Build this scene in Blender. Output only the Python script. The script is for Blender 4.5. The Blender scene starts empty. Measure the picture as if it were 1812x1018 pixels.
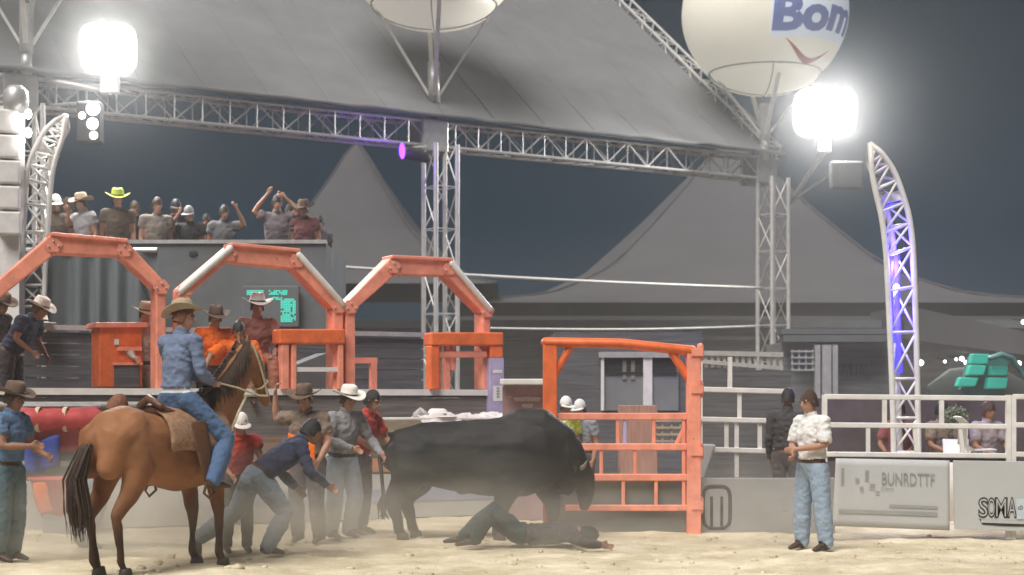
import bpy, bmesh, math, random
from mathutils import Vector, Matrix, noise, Quaternion
random.seed(7)
S = bpy.context.scene
COL = S.collection
R = math.radians
V = Vector
# ------------------------------------------------------------------ camera
F = 2850.0            # focal length in photograph pixels (1812 wide)
CAMH = 1.6
cam_d = bpy.data.cameras.new('camera'); cam = bpy.data.objects.new('camera', cam_d); COL.objects.link(cam)
cam.location = (0, 0, CAMH); cam.rotation_euler = (R(90), 0, 0)
cam_d.sensor_width = 36.0; cam_d.lens = 36.0 * F / 1812.0
cam_d.shift_y = 202.0 / 1812.0
cam_d.clip_end = 2000
cam_d.dof.use_dof = True; cam_d.dof.focus_distance = 18.0; cam_d.dof.aperture_fstop = 1.5
S.camera = cam
# ------------------------------------------------------------------ night sky
w = bpy.data.worlds.new('World'); S.world = w; w.use_nodes = True
nt = w.node_tree; nt.nodes.clear()
out = nt.nodes.new('ShaderNodeOutputWorld'); bg = nt.nodes.new('ShaderNodeBackground')
tc = nt.nodes.new('ShaderNodeTexCoord'); sep = nt.nodes.new('ShaderNodeSeparateXYZ'); rp = nt.nodes.new('ShaderNodeValToRGB')
nt.links.new(tc.outputs['Generated'], sep.inputs[0]); nt.links.new(sep.outputs['Z'], rp.inputs[0])
rp.color_ramp.elements[0].position = 0.0; rp.color_ramp.elements[0].color = (.018, .038, .060, 1)
rp.color_ramp.elements[1].position = 0.30; rp.color_ramp.elements[1].color = (.005, .016, .027, 1)
nt.links.new(rp.outputs[0], bg.inputs[0]); bg.inputs[1].default_value = 1.0
nt.links.new(bg.outputs[0], out.inputs[0])
# ------------------------------------------------------------------ arena lighting masts behind the camera
sd = bpy.data.lights.new('arena_light', 'SUN'); sd.energy = 4.6; sd.angle = R(40); sd.color = (1.0, .965, .92)
so = bpy.data.objects.new('arena_light', sd); COL.objects.link(so)
so.rotation_euler = V((0.26, 0.50, -0.88)).to_track_quat('-Z', 'Y').to_euler()
S.view_settings.view_transform = 'Standard'; S.view_settings.look = 'None'
S.view_settings.exposure = 0.0; S.view_settings.gamma = 1.0
S.cycles.use_denoising = True
S.cycles.volume_bounces = 1; S.cycles.max_bounces = 6
S.cycles.volume_step_rate = 2.0

# ------------------------------------------------------------------ helpers
def P(px, py, Y):
    return V(((px - 906.0) / F * Y, Y, CAMH + (711.0 - py) / F * Y))
def GX(px, Y): return (px - 906.0) / F * Y
MATS = {}
def mat(name, col, rough=.7, var=.18, scale=6.0, bump=.0, bscale=40.0, metal=0.0, emit=None, estr=0.0, spec=.4, alpha=None, sheen=0.0, stretch=None, wear=None):
    if name in MATS: return MATS[name]
    m = bpy.data.materials.new(name); m.use_nodes = True; n = m.node_tree; b = n.nodes['Principled BSDF']
    b.inputs['Roughness'].default_value = rough; b.inputs['Metallic'].default_value = metal
    b.inputs['Specular IOR Level'].default_value = spec
    if sheen: b.inputs['Sheen Weight'].default_value = sheen
    c = (col[0], col[1], col[2], 1)
    t = n.nodes.new('ShaderNodeTexCoord'); mp = n.nodes.new('ShaderNodeMapping')
    n.links.new(t.outputs['Object'], mp.inputs[0])
    if stretch: mp.inputs['Scale'].default_value = stretch
    if var > 0:
        nz = n.nodes.new('ShaderNodeTexNoise'); nz.inputs['Scale'].default_value = scale; nz.inputs['Detail'].default_value = 5; nz.inputs['Roughness'].default_value = .62
        n.links.new(mp.outputs[0], nz.inputs['Vector'])
        r = n.nodes.new('ShaderNodeValToRGB')
        r.color_ramp.elements[0].position = .3; r.color_ramp.elements[1].position = .7
        r.color_ramp.elements[0].color = tuple(max(0, x * (1 - var)) for x in col) + (1,)
        r.color_ramp.elements[1].color = tuple(min(1, x * (1 + var)) for x in col) + (1,)
        n.links.new(nz.outputs['Fac'], r.inputs[0]); n.links.new(r.outputs[0], b.inputs['Base Color'])
    else:
        b.inputs['Base Color'].default_value = c
    if wear:      # chips, rust and grime with shapes of their own
        w1 = n.nodes.new('ShaderNodeTexNoise'); w1.inputs['Scale'].default_value = wear[1]; w1.inputs['Detail'].default_value = 8; w1.inputs['Roughness'].default_value = .7; w1.inputs['Distortion'].default_value = .6
        n.links.new(mp.outputs[0], w1.inputs['Vector']); wr = n.nodes.new('ShaderNodeValToRGB'); wr.color_ramp.elements[0].position = wear[2]; wr.color_ramp.elements[1].position = wear[2] + .05
        n.links.new(w1.outputs['Fac'], wr.inputs[0]); mx = n.nodes.new('ShaderNodeMix'); mx.data_type = 'RGBA'; n.links.new(wr.outputs[0], mx.inputs[0])
        src = b.inputs['Base Color'].links[0].from_socket; n.links.new(src, mx.inputs[6]); mx.inputs[7].default_value = tuple(wear[0]) + (1,); n.links.new(mx.outputs[2], b.inputs['Base Color'])
    if bump > 0:
        nb = n.nodes.new('ShaderNodeTexNoise'); nb.inputs['Scale'].default_value = bscale; nb.inputs['Detail'].default_value = 4
        n.links.new(mp.outputs[0], nb.inputs['Vector'])
        bp = n.nodes.new('ShaderNodeBump'); bp.inputs['Strength'].default_value = bump; bp.inputs['Distance'].default_value = .02
        n.links.new(nb.outputs['Fac'], bp.inputs['Height']); n.links.new(bp.outputs[0], b.inputs['Normal'])
    if emit:
        b.inputs['Emission Color'].default_value = (emit[0], emit[1], emit[2], 1); b.inputs['Emission Strength'].default_value = estr
    if alpha is not None: b.inputs['Alpha'].default_value = alpha
    MATS[name] = m
    return m

TMP = bpy.data.scenes.new('workbench')      # scratch scene for fusing meshes, removed at the end
def tmp_dg():
    with bpy.context.temp_override(scene=TMP, view_layer=TMP.view_layers[0]):
        d = bpy.context.evaluated_depsgraph_get(); d.update(); return d
class MB:
    """collects shapes into one mesh"""
    def __init__(s): s.v = []; s.f = []; s.mi = []; s.cur = 0
    def add(s, vs, fs):
        o = len(s.v); s.v += [tuple(x) for x in vs]; s.f += [tuple(i + o for i in f) for f in fs]; s.mi += [s.cur] * len(fs)
    def box(s, c, d, rz=0):
        x, y, z = d[0] / 2, d[1] / 2, d[2] / 2; m = Matrix.Rotation(rz, 3, 'Z'); c = V(c)
        vs = [c + m @ V(p) for p in ((-x,-y,-z),(x,-y,-z),(x,y,-z),(-x,y,-z),(-x,-y,z),(x,-y,z),(x,y,z),(-x,y,z))]
        s.add(vs, [(0,3,2,1),(4,5,6,7),(0,1,5,4),(1,2,6,5),(2,3,7,6),(3,0,4,7)])
    def bar(s, a, b, w, h, up=(0,0,1)):
        """rectangular bar from a to b: w across, h along up"""
        a, b = V(a), V(b); t = (b - a).normalized(); u = V(up); u = (u - t * u.dot(t))
        if u.length < 1e-4: u = V((0,1,0)) - t * t.y
        u.normalize(); q = t.cross(u); w /= 2; h /= 2
        vs = [p + q * i * w + u * j * h for p in (a, b) for i, j in ((-1,-1),(1,-1),(1,1),(-1,1))]
        s.add(vs, [(0,1,2,3),(7,6,5,4),(0,4,5,1),(1,5,6,2),(2,6,7,3),(3,7,4,0)])
    def sweep(s, pts, rad, side=None, n=10, cap=True):
        pts = [V(p) for p in pts]; N = len(pts); rad = [(r, r) if not isinstance(r, (tuple, list)) else r for r in rad]
        tang = []
        for i in range(N):
            a = pts[max(i - 1, 0)]; b = pts[min(i + 1, N - 1)]; tang.append((b - a).normalized())
        sd = V(side) if side else None; rings = []
        prev = None
        for i in range(N):
            t = tang[i]
            q = sd if sd is not None else prev if prev is not None else (V((0,0,1)) if abs(t.z) < .9 else V((1,0,0)))
            q = q - t * q.dot(t)
            if q.length < 1e-5: q = V((1,0,0)) - t * t.x
            q.normalize(); prev = q; rings.append((pts[i], q, t.cross(q), rad[i]))
        allr = []
        if cap:
            p, q, o, r = rings[0]; d = -tang[0]; k = min(r)
            for a in (80, 55, 28): allr.append((p + d * k * math.sin(R(a)), q, o, (r[0] * math.cos(R(a)), r[1] * math.cos(R(a)))))
        allr += rings
        if cap:
            p, q, o, r = rings[-1]; d = tang[-1]; k = min(r)
            for a in (28, 55, 80): allr.append((p + d * k * math.sin(R(a)), q, o, (r[0] * math.cos(R(a)), r[1] * math.cos(R(a)))))
        vs = []; fs = []
        for p, q, o, r in allr:
            for j in range(n):
                a = 2 * math.pi * j / n; vs.append(p + q * r[0] * math.cos(a) + o * r[1] * math.sin(a))
        M = len(allr)
        for i in range(M - 1):
            for j in range(n):
                k = (j + 1) % n; fs.append((i * n + j, i * n + k, (i + 1) * n + k, (i + 1) * n + j))
        fs.append(tuple(range(n - 1, -1, -1))); fs.append(tuple((M - 1) * n + j for j in range(n)))
        s.add(vs, fs)
    def tube(s, a, b, r, n=8): s.sweep([a, b], [r, r], n=n, cap=False)
    def poly(s, pts, r, n=8): s.sweep(pts, [r] * len(pts), n=n, cap=False)
    def lathe(s, c, prof, n=24, sx=1, sy=1, fn=None):
        c = V(c); vs = []; fs = []
        for r, z in prof:
            for j in range(n):
                a = 2 * math.pi * j / n; p = V((r * math.cos(a) * sx, r * math.sin(a) * sy, z))
                if fn: p = fn(p, a, r)
                vs.append(c + p)
        for i in range(len(prof) - 1):
            for j in range(n):
                k = (j + 1) % n; fs.append((i * n + j, i * n + k, (i + 1) * n + k, (i + 1) * n + j))
        s.add(vs, fs)
    def prism(s, outline, thick, axis):
        """outline: list of 3-D points (planar), extruded by vector axis*thick"""
        o = [V(p) for p in outline]; e = V(axis) * thick; n = len(o)
        fs = [tuple(range(n)), tuple(range(2 * n - 1, n - 1, -1))] + [(i, i + n, (i + 1) % n + n, (i + 1) % n) for i in range(n)]
        s.add(o + [p + e for p in o], fs)
    def disc(s, c, nrm, r, n=16, ry=None):
        c = V(c); q = V(nrm).to_track_quat('Z', 'Y'); ry = ry or r
        s.add([c + q @ V((r * math.cos(2*math.pi*j/n), ry * math.sin(2*math.pi*j/n), 0)) for j in range(n)], [tuple(range(n))])
    def grid(s, nx, ny, fn):
        vs = [fn(i / nx, j / ny) for j in range(ny + 1) for i in range(nx + 1)]
        s.add(vs, [(j*(nx+1)+i, j*(nx+1)+i+1, (j+1)*(nx+1)+i+1, (j+1)*(nx+1)+i) for j in range(ny) for i in range(nx)])
    def truss(s, a, b, w, h, cell, r, rd, up=(0,0,1), faces=(0,1,2,3)):
        """box lattice girder whose lower front chord runs a -> b"""
        a, b = V(a), V(b); L = (b - a).length; t = (b - a) / L; u = V(up); u = (u - t * u.dot(t)).normalized(); q = u.cross(t).normalized()
        cs = [V((0,0,0)), u * h, u * h + q * w, q * w]
        for c in cs: s.tube(a + c, b + c, r)
        n = max(1, round(L / cell)); 
        for k in faces:
            c0, c1 = cs[k], cs[(k + 1) % 4]
            for i in range(n):
                p0 = a + t * L * i / n; p1 = a + t * L * (i + 1) / n
                if i % 2: c0_, c1_ = c1, c0
                else: c0_, c1_ = c0, c1
                s.tube(p0 + c0_, p1 + c1_, rd, 6); s.tube(p0 + c0, p0 + c1, rd, 6)
    def build(s, name, m, parent=None, smooth=False, mods=None):
        me = bpy.data.meshes.new(name); me.from_pydata(s.v, [], s.f)
        ms = m if isinstance(m, (list, tuple)) else [m]
        for x in ms: me.materials.append(x)
        me.polygons.foreach_set('material_index', s.mi)
        if smooth: me.polygons.foreach_set('use_smooth', [True] * len(me.polygons))
        bm = bmesh.new(); bm.from_mesh(me); bmesh.ops.recalc_face_normals(bm, faces=bm.faces); bm.to_mesh(me); bm.free()
        me.update()
        o = bpy.data.objects.new(name, me); COL.objects.link(o)
        if parent: put(o, parent)
        return o
def put(o, parent):
    o.parent = parent
    o.matrix_parent_inverse = parent.matrix_basis.inverted()
def bevel(o, wd=.01, seg=2):
    m = o.modifiers.new('bevel', 'BEVEL'); m.width = wd; m.segments = seg; m.limit_method = 'ANGLE'; m.angle_limit = R(40)
    return o
def tag(o, label=None, cat=None, group=None, kind=None):
    if label: o['label'] = label
    if cat: o['category'] = cat
    if group: o['group'] = group
    if kind: o['kind'] = kind
    return o
def thing(name, loc, label, cat, group=None, rz=0):
    e = bpy.data.objects.new(name, None); COL.objects.link(e); e.location = loc; e.rotation_euler.z = rz; e.empty_display_size = .2
    return tag(e, label, cat, group)
def copy_tree(o, parent=None):
    c = o.copy(); COL.objects.link(c)
    if parent:
        c.parent = parent; c.matrix_parent_inverse = o.matrix_parent_inverse.copy()
    for ch in [x for x in COL.objects if x.parent == o]: copy_tree(ch, c)
    return c
def text_mesh(txt, size=1.0, bold=0.0, shear=0.0, space=1.0):
    cu = bpy.data.curves.new('txt', 'FONT'); cu.body = txt; cu.size = size; cu.offset = bold; cu.shear = shear; cu.space_character = space
    cu.resolution_u = 3
    o = bpy.data.objects.new('txt', cu); TMP.collection.objects.link(o)
    dg = tmp_dg(); me = bpy.data.meshes.new_from_object(o.evaluated_get(dg))
    bm = bmesh.new(); bm.from_mesh(me); bmesh.ops.triangulate(bm, faces=bm.faces)
    for _ in range(2):
        long = [e for e in bm.edges if e.calc_length() > size * .12]
        if long: bmesh.ops.subdivide_edges(bm, edges=long, cuts=2)
        bmesh.ops.triangulate(bm, faces=bm.faces)
    bm.verts.index_update()
    vs = [tuple(v.co) for v in bm.verts]; fs = [tuple(v.index for v in f.verts) for f in bm.faces]
    bm.free(); bpy.data.objects.remove(o); bpy.data.curves.remove(cu); bpy.data.meshes.remove(me)
    x0 = min(v[0] for v in vs); x1 = max(v[0] for v in vs); y0 = min(v[1] for v in vs); y1 = max(v[1] for v in vs)
    return [((v[0]-x0)/(x1-x0), (v[1]-y0)/(y1-y0)) for v in vs], fs
def put_text(mb, txt, org, xd, zd, bold=0., shear=0., space=1.0):
    """letters filling the parallelogram org, org+xd, org+zd"""
    vs, fs = text_mesh(txt, 1.0, bold, shear, space); org, xd, zd = V(org), V(xd), V(zd)
    mb.add([org + xd * a + zd * b for a, b in vs], fs)
def fuse(mb, name, vox, smooth_it=4, mats=None, zone=None, parent=None, wrinkle=None, dec=None):
    """fuses overlapping volumes into one continuous skin"""
    me = bpy.data.meshes.new(name); me.from_pydata(mb.v, [], mb.f)
    bm = bmesh.new(); bm.from_mesh(me); bmesh.ops.recalc_face_normals(bm, faces=bm.faces); bm.to_mesh(me); bm.free()
    o = bpy.data.objects.new(name, me); TMP.collection.objects.link(o)
    m = o.modifiers.new('r', 'REMESH'); m.mode = 'VOXEL'; m.voxel_size = vox
    if smooth_it:
        k = o.modifiers.new('s', 'SMOOTH'); k.iterations = smooth_it; k.factor = .5
    dg = tmp_dg()
    me2 = bpy.data.meshes.new_from_object(o.evaluated_get(dg))
    TMP.collection.objects.unlink(o); COL.objects.link(o); o.modifiers.clear(); o.data = me2; bpy.data.meshes.remove(me); me2.name = name
    me2.materials.clear()
    for x in mats: me2.materials.append(x)
    if wrinkle:
        vn = [(v.co.copy(), v.normal.copy()) for v in me2.vertices]
        me2.vertices.foreach_set('co', [x for c, n_ in vn for x in wrinkle(c, n_)]); me2.update()
    if zone:
        zone(me2)
    me2.polygons.foreach_set('use_smooth', [True] * len(me2.polygons)); me2.update()
    if parent: put(o, parent)
    return o
def segdist(p, a, b):
    ab = b - a; t = max(0, min(1, (p - a).dot(ab) / max(ab.length_squared, 1e-9)))
    return (p - a - ab * t).length, t
# ------------------------------------------------------------------ people
BASE = dict(pel=(0,0,.95), waist=(0,.0,1.09), chest=(0,.0,1.30), neck=(0,.015,1.47), head=(0,-.02,1.635),
    hipA=(-.095,0,.92), kneeA=(-.115,-.03,.51), ankA=(-.125,.03,.09), hipB=(.095,0,.92), kneeB=(.115,-.03,.51), ankB=(.125,.03,.09),
    shA=(-.185,.01,1.42), elA=(-.235,.03,1.14), wrA=(-.235,-.07,.90), shB=(.185,.01,1.42), elB=(.235,.03,1.14), wrB=(.235,-.07,.90))
UPPER = ('waist','chest','neck','head','shA','elA','wrA','shB','elB','wrB')
def pose(lean=0, twist=0, **kw):
    J = {k: V(v) for k, v in BASE.items()}
    for k, v in kw.items():
        if k in J: J[k] = V(v)
    if lean or twist:
        m = Matrix.Rotation(R(lean), 3, 'X') @ Matrix.Rotation(R(twist), 3, 'Z'); p = J['pel']
        for k in UPPER: J[k] = p + m @ (J[k] - p)
    for k, v in kw.items():
        if k.startswith('abs_'): J[k[4:]] = V(v)
    for s in 'AB':
        J.setdefault('toe' + s, V(kw['toe' + s]) if 'toe' + s in kw else J['ank' + s] + V((0, -.175, -.055)))
    return J
SKIN = mat('skin', (.42, .22, .15), .55, .12, 9)
SKIN2 = mat('skin_tanned', (.30, .15, .095), .55, .12, 9)
EYE = mat('eye_dark', (.02, .015, .012), .3, 0)
def cloth(name, col, rough=.85): return mat(name, col, rough, .10, 16, .5, 26, sheen=.06, spec=.15)
BOOT = mat('boot_leather', (.06, .035, .022), .5, .25, 12)
def person(loc, face, J, label, shirt, trousers, skin=SKIN, shoes=BOOT, hat=None, hatm=None, hair=None, sleeve=1.0, vox=.013, bulk=1.0, fwd=None, group=None, wide=1.0, detail=True, scale=1.0, longhair=False, hattilt=0, belt=None):
    t = thing('person', loc, label, 'person', group, R(face)); t.scale = (scale,) * 3
    m = MB(); b = bulk
    across = (J['shB'] - J['shA']).normalized(); hipx = (J['hipB'] - J['hipA']).normalized()
    up = (J['neck'] - J['chest']).normalized()
    # torso
    m.sweep([J['pel'] + (J['pel'] - J['waist']).normalized() * .07, J['pel'], J['waist'], J['chest'], J['chest'].lerp(J['neck'], .55), J['neck']],
            [(.13*b, .10*b), (.165*b, .115*b), (.148*b, .10*b), (.172*b, .112*b), (.15*b, .09*b), (.062, .06)], side=across, n=16)
    m.sweep([J['shA'], J['chest'].lerp(J['neck'], .5) - across * .05], [.062*b, .085*b]); m.sweep([J['shB'], J['chest'].lerp(J['neck'], .5) + across * .05], [.062*b, .085*b])
    bones = [('torso', J['waist'], J['neck'] - up * .05, .14), ('torso', J['shA'], J['shB'], .06), ('leg', J['hipA'], J['hipB'], .13), ('leg', J['pel'], J['waist'].lerp(J['pel'], .3), .15)]
    # head
    hc = J['head']; hu = (hc - J['neck']).normalized(); hf = V(fwd) if fwd else V((0, -1, 0)); hf = (hf - hu * hf.dot(hu) * .6).normalized(); hs = hf.cross(hu).normalized(); hu = hs.cross(hf)
    m.sweep([J['neck'] - up * .03, hc - hu * .04 - hf * .01], [.058, .052])
    m.sweep([hc - hu * .05 + hf * .012, hc + hu * .02, hc + hu * .075], [(.058, .072), (.074, .094), (.058, .075)], side=hs, n=14)
    m.sweep([hc - hu * .03 + hf * .045, hc - hu * .095 + hf * .062], [(.05, .045), (.028, .026)], side=hs)
    m.sweep([hc + hu * .02 + hf * .09, hc - hu * .022 + hf * .112], [.009, .016], n=8)
    for s in (-1, 1):
        m.sweep([hc + hs * s * .074 + hu * .02 - hf * .005, hc + hs * s * .074 - hu * .025 - hf * .002], [(.012, .02), (.01, .014)], side=hs, n=8)
        m.sweep([hc + hs * s * .012 + hf * .088 + hu * .03, hc + hs * s * .05 + hf * .078 + hu * .03], [.012, .011], n=8)
    m.sweep([hc - hu * .052 - hs * .022 + hf * .088, hc - hu * .052 + hs * .022 + hf * .088], [.011, .011], n=8)
    bones += [('skin', J['neck'], hc, .055), ('skin', hc - hu * .06 + hf * .02, hc + hu * .06, .08)]
    for s in 'AB':
        h, k, a, to = J['hip' + s], J['knee' + s], J['ank' + s], J['toe' + s]
        m.sweep([h, h.lerp(k, .4), k, k.lerp(a, .35), k.lerp(a, .85), a], [.098*b, .088*b*wide**.3, .064*wide, .066*wide, .056*wide, .052*wide], n=12)
        heel = a - (to - a).normalized() * .06; heel.z = min(heel.z, a.z) - .02
        m.sweep([a, a.lerp(heel, .5) + (to - a) * .12], [.048, .046]); m.sweep([heel.lerp(a, .3), a.lerp(to, .55), to], [(.036, .036), (.043, .036), (.034, .022)], side=hipx)
        bones += [('leg', h, k, .09), ('leg', k, a.lerp(k, .08), .06*wide), ('shoe', a.lerp(k, .02), to, .05), ('shoe', heel, to, .04)]
        sh, e, wr = J['sh' + s], J['el' + s], J['wr' + s]
        m.sweep([sh, sh.lerp(e, .4), e, e.lerp(wr, .35), wr], [.060*b, .052*b, .041, .043, .029], n=10)
        if sleeve >= 1: bones += [('torso', sh, e, .055), ('torso', e, wr, .042)]
        else:
            c = sh.lerp(e, sleeve); bones += [('torso', sh, c, .057), ('skin', c, e, .045), ('skin', e, wr, .04)]
            m.sweep([sh, c], [.062*b, .063*b], n=10)
        # hand: palm, four bent fingers, thumb
        d = (wr - e).normalized(); pn = d.cross(V((0, 0, 1)) if abs(d.z) < .9 else V((0, 1, 0))).normalized(); 
        if abs(d.z) > .9: pn = V((1 if s == 'A' else -1, 0, 0)); pn = (pn - d * pn.dot(d)).normalized()
        wd = d.cross(pn).normalized(); inn = pn
        m.sweep([wr, wr + d * .05, wr + d * .085], [(.026, .019), (.038, .018), (.036, .014)], side=wd, n=10)
        for q, (o, l) in enumerate(((-.030, .062), (-.010, .074), (.011, .070), (.030, .054))):
            p0 = wr + d * .075 + wd * o; p1 = p0 + d * l * .5 + inn * .006; p2 = p1 + d * l * .42 + inn * .022; p3 = p2 + d * l * .15 + inn * .03
            m.sweep([p0, p1, p2, p3], [.0105, .0098, .009, .0075], n=6)
        p0 = wr + d * .025 - wd * .025; m.sweep([p0, p0 + d * .03 - wd * .025 + inn * .012, p0 + d * .062 - wd * .03 + inn * .024], [.014, .0115, .009], n=6)
        bones += [('skin', wr + d * .02, wr + d * .15, .04)]
    idx = {'skin': 0, 'torso': 1, 'leg': 2, 'shoe': 3}
    import numpy as np
    def nearest(pts):
        best = np.full(len(pts), 9.0); ki = np.zeros(len(pts), int)
        for nme, a, c, r in bones:
            a_ = np.array(a); ab = np.array(c) - a_; tt = np.clip(((pts - a_) @ ab) / max(ab @ ab, 1e-9), 0, 1)
            dd = np.linalg.norm(pts - a_ - tt[:, None] * ab, axis=1) - r
            k = dd < best; best[k] = dd[k]; ki[k] = idx[nme]
        ax = np.array((J['waist'] - J['pel']).normalized()); c0 = np.array(J['pel'].lerp(J['waist'], .34)); rel = pts - c0; al = rel @ ax
        rad = np.linalg.norm(rel - al[:, None] * ax, axis=1); ki[(al > 0) & (al < .3) & (rad < .21) & (ki == 2)] = 1; ki[(al < 0) & (al > -.2) & (rad < .19) & (ki == 1)] = 2; ki[(np.abs(al) < .022) & (rad < .20) & ((ki == 1) | (ki == 2))] = 4
        return ki
    seed = V((random.random() * 50, random.random() * 50, random.random() * 50))
    def finish(me):
        n = len(me.vertices); co = np.empty(n * 3, np.float32); me.vertices.foreach_get('co', co); zi = nearest(co.reshape(-1, 3).astype(float)).tolist()
        nr = np.empty(n * 3, np.float32); me.vertices.foreach_get('normal', nr); nr = nr.reshape(-1, 3); co = co.reshape(-1, 3)
        for i, z in enumerate(zi):
            if z == 1 or z == 2:
                q = V(co[i]) * 9 + seed; f = noise.noise(q) * .6 + noise.noise(V((q.x * 1.5 + q.z * .6, q.y * 1.5, q.z * 1.7 - q.x * .7))) * .6
                f2 = 1 - 2.6 * abs(noise.noise(V((q.x * .9 + q.z * .9, q.y * .9 - q.z * .5, q.z * 1.2 - q.x * .8)))); f3 = 1 - 2.6 * abs(noise.noise(V((q.x * 1.7 - q.z * 1.3, q.y * 1.8 + q.z, q.z * 2.1 + q.x)))); co[i] += nr[i] * (.010 + (.006 * f + .009 * f2 + .005 * f3) * (1.0 if z == 1 else .62))
        me.vertices.foreach_set('co', co.ravel()); me.update()
        pc = np.empty(len(me.polygons) * 3, np.float32); me.polygons.foreach_get('center', pc)
        me.polygons.foreach_set('material_index', nearest(pc.reshape(-1, 3).astype(float)).astype(np.int32))
    body = fuse(m, 'body', vox, 3, [skin, shirt, trousers, shoes, belt or BOOT], finish, None, None); body.parent = t
    if detail:
        for s in (-1, 1):
            e = MB(); e.lathe(hc + hs * s * .031 + hf * .087 + hu * .014, [(.0, -.009), (.011, -.004), (.013, 0), (.011, .004), (0, .009)], 8); o = e.build('eye', EYE, None, True); o.parent = t
    # hair / hats
    q = Matrix((hs, -hf, hu)).transposed()
    def onhead(mm, tilt=0):
        rot = q @ Matrix.Rotation(R(tilt), 3, 'X'); mm.v = [tuple(hc + rot @ V(p)) for p in mm.v]; return mm
    if hair:
        hm = MB()
        def hfn(u, v):
            a = u * 2 * math.pi; front = -math.sin(a)
            lo = (.02 if front > .35 else -.055 if not longhair else -.19)
            z = lo + (.146 - lo) * v; zz = max(0, z - .0) / .147; k = math.sqrt(max(0, 1 - zz * zz)) if z > 0 else 1
            n_ = 1 + .12 * noise.noise(V((a * 2.5, v * 4, seed.x)))
            return V((.085 * k * math.cos(a) * n_, .107 * k * math.sin(a) * n_ + .008, z))
        hm.grid(22, 9, hfn); o = onhead(hm).build('hair', hair, None, True); o.parent = t
    if hat == 'cowboy':
        hm = MB()
        pr = [(.003, .122), (.03, .126), (.055, .142), (.078, .140), (.089, .11), (.096, .06), (.100, .035), (.112, .032), (.15, .030), (.185, .030), (.19, .026), (.185, .022), (.15, .022), (.1, .024)]
        def bf(p, a, r):
            c = math.cos(a)
            if r > .105: p.z += .055 * (c * c) * ((r - .1) / .09) ** 1.5; p.y *= 1.12; p.z -= .018 * (math.sin(a) ** 2) * ((r - .1) / .09)
            else: p.y *= 1.15
            if r < .06 and r > .01: p.z += .012 * c * c
            return p
        hm.lathe((0, .005, .03), pr, 28, fn=bf); o = onhead(hm, hattilt).build('hat', hatm, None, True); o.parent = t
        bd = MB(); bd.lathe((0, .005, .065), [(.0985, 0), (.102, .003), (.1, .018), (.096, .02)], 28, 1, 1.15); o2 = onhead(bd, hattilt).build('hat_band', BOOT, None, True); o2.parent = o
    elif hat == 'cap':
        hm = MB()
        hm.lathe((0, .006, .028), [(.002, .124), (.03, .118), (.058, .094), (.076, .056), (.087, .0), (.085, -.004)], 22, 1, 1.22); 
        def vf(u, v):
            a = R(200 + 140 * u); r = .086 + .075 * v * math.sin(math.pi * (.15 + .7 * u)); return V((.98 * r * math.cos(a), 1.2 * r * math.sin(a) + .006, .028 + .006 * math.cos(a * 2) - .018 * v))
        hm.grid(14, 3, vf)
        o = onhead(hm, hattilt).build('hat', hatm, None, True); o.parent = t
        k = o.modifiers.new('th', 'SOLIDIFY'); k.thickness = .004
    return t
def local(o, t): o.parent = t; return o

# ------------------------------------------------------------------ animals
def hide_mat(name, col, col2, rough=.55, scale=2.2, legcol=None):
    m = mat(name, col, rough, 0, bump=.25, bscale=70, spec=.22)
    n = m.node_tree; b = n.nodes['Principled BSDF']; t = n.nodes.new('ShaderNodeTexCoord')
    nz = n.nodes.new('ShaderNodeTexNoise'); nz.inputs['Scale'].default_value = scale; nz.inputs['Detail'].default_value = 6
    n.links.new(t.outputs['Object'], nz.inputs['Vector']); r = n.nodes.new('ShaderNodeValToRGB')
    r.color_ramp.elements[0].position = .35; r.color_ramp.elements[0].color = col + (1,); r.color_ramp.elements[1].position = .65; r.color_ramp.elements[1].color = col2 + (1,)
    n.links.new(nz.outputs['Fac'], r.inputs[0])
    last = r.outputs[0]
    if legcol:
        sp = n.nodes.new('ShaderNodeSeparateXYZ'); n.links.new(t.outputs['Object'], sp.inputs[0])
        mr = n.nodes.new('ShaderNodeMapRange'); mr.inputs['From Min'].default_value = .35; mr.inputs['From Max'].default_value = .85
        n.links.new(sp.outputs['Z'], mr.inputs['Value']); mx = n.nodes.new('ShaderNodeMix'); mx.data_type = 'RGBA'
        mx.inputs[6].default_value = legcol + (1,); n.links.new(mr.outputs[0], mx.inputs[0]); n.links.new(last, mx.inputs[7]); last = mx.outputs[2]
    n.links.new(last, b.inputs['Base Color'])
    return m
def muscles(co, nn): return co + nn * (.012 * noise.noise(co * 4.2) + .005 * noise.noise(co * 11))

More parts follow.
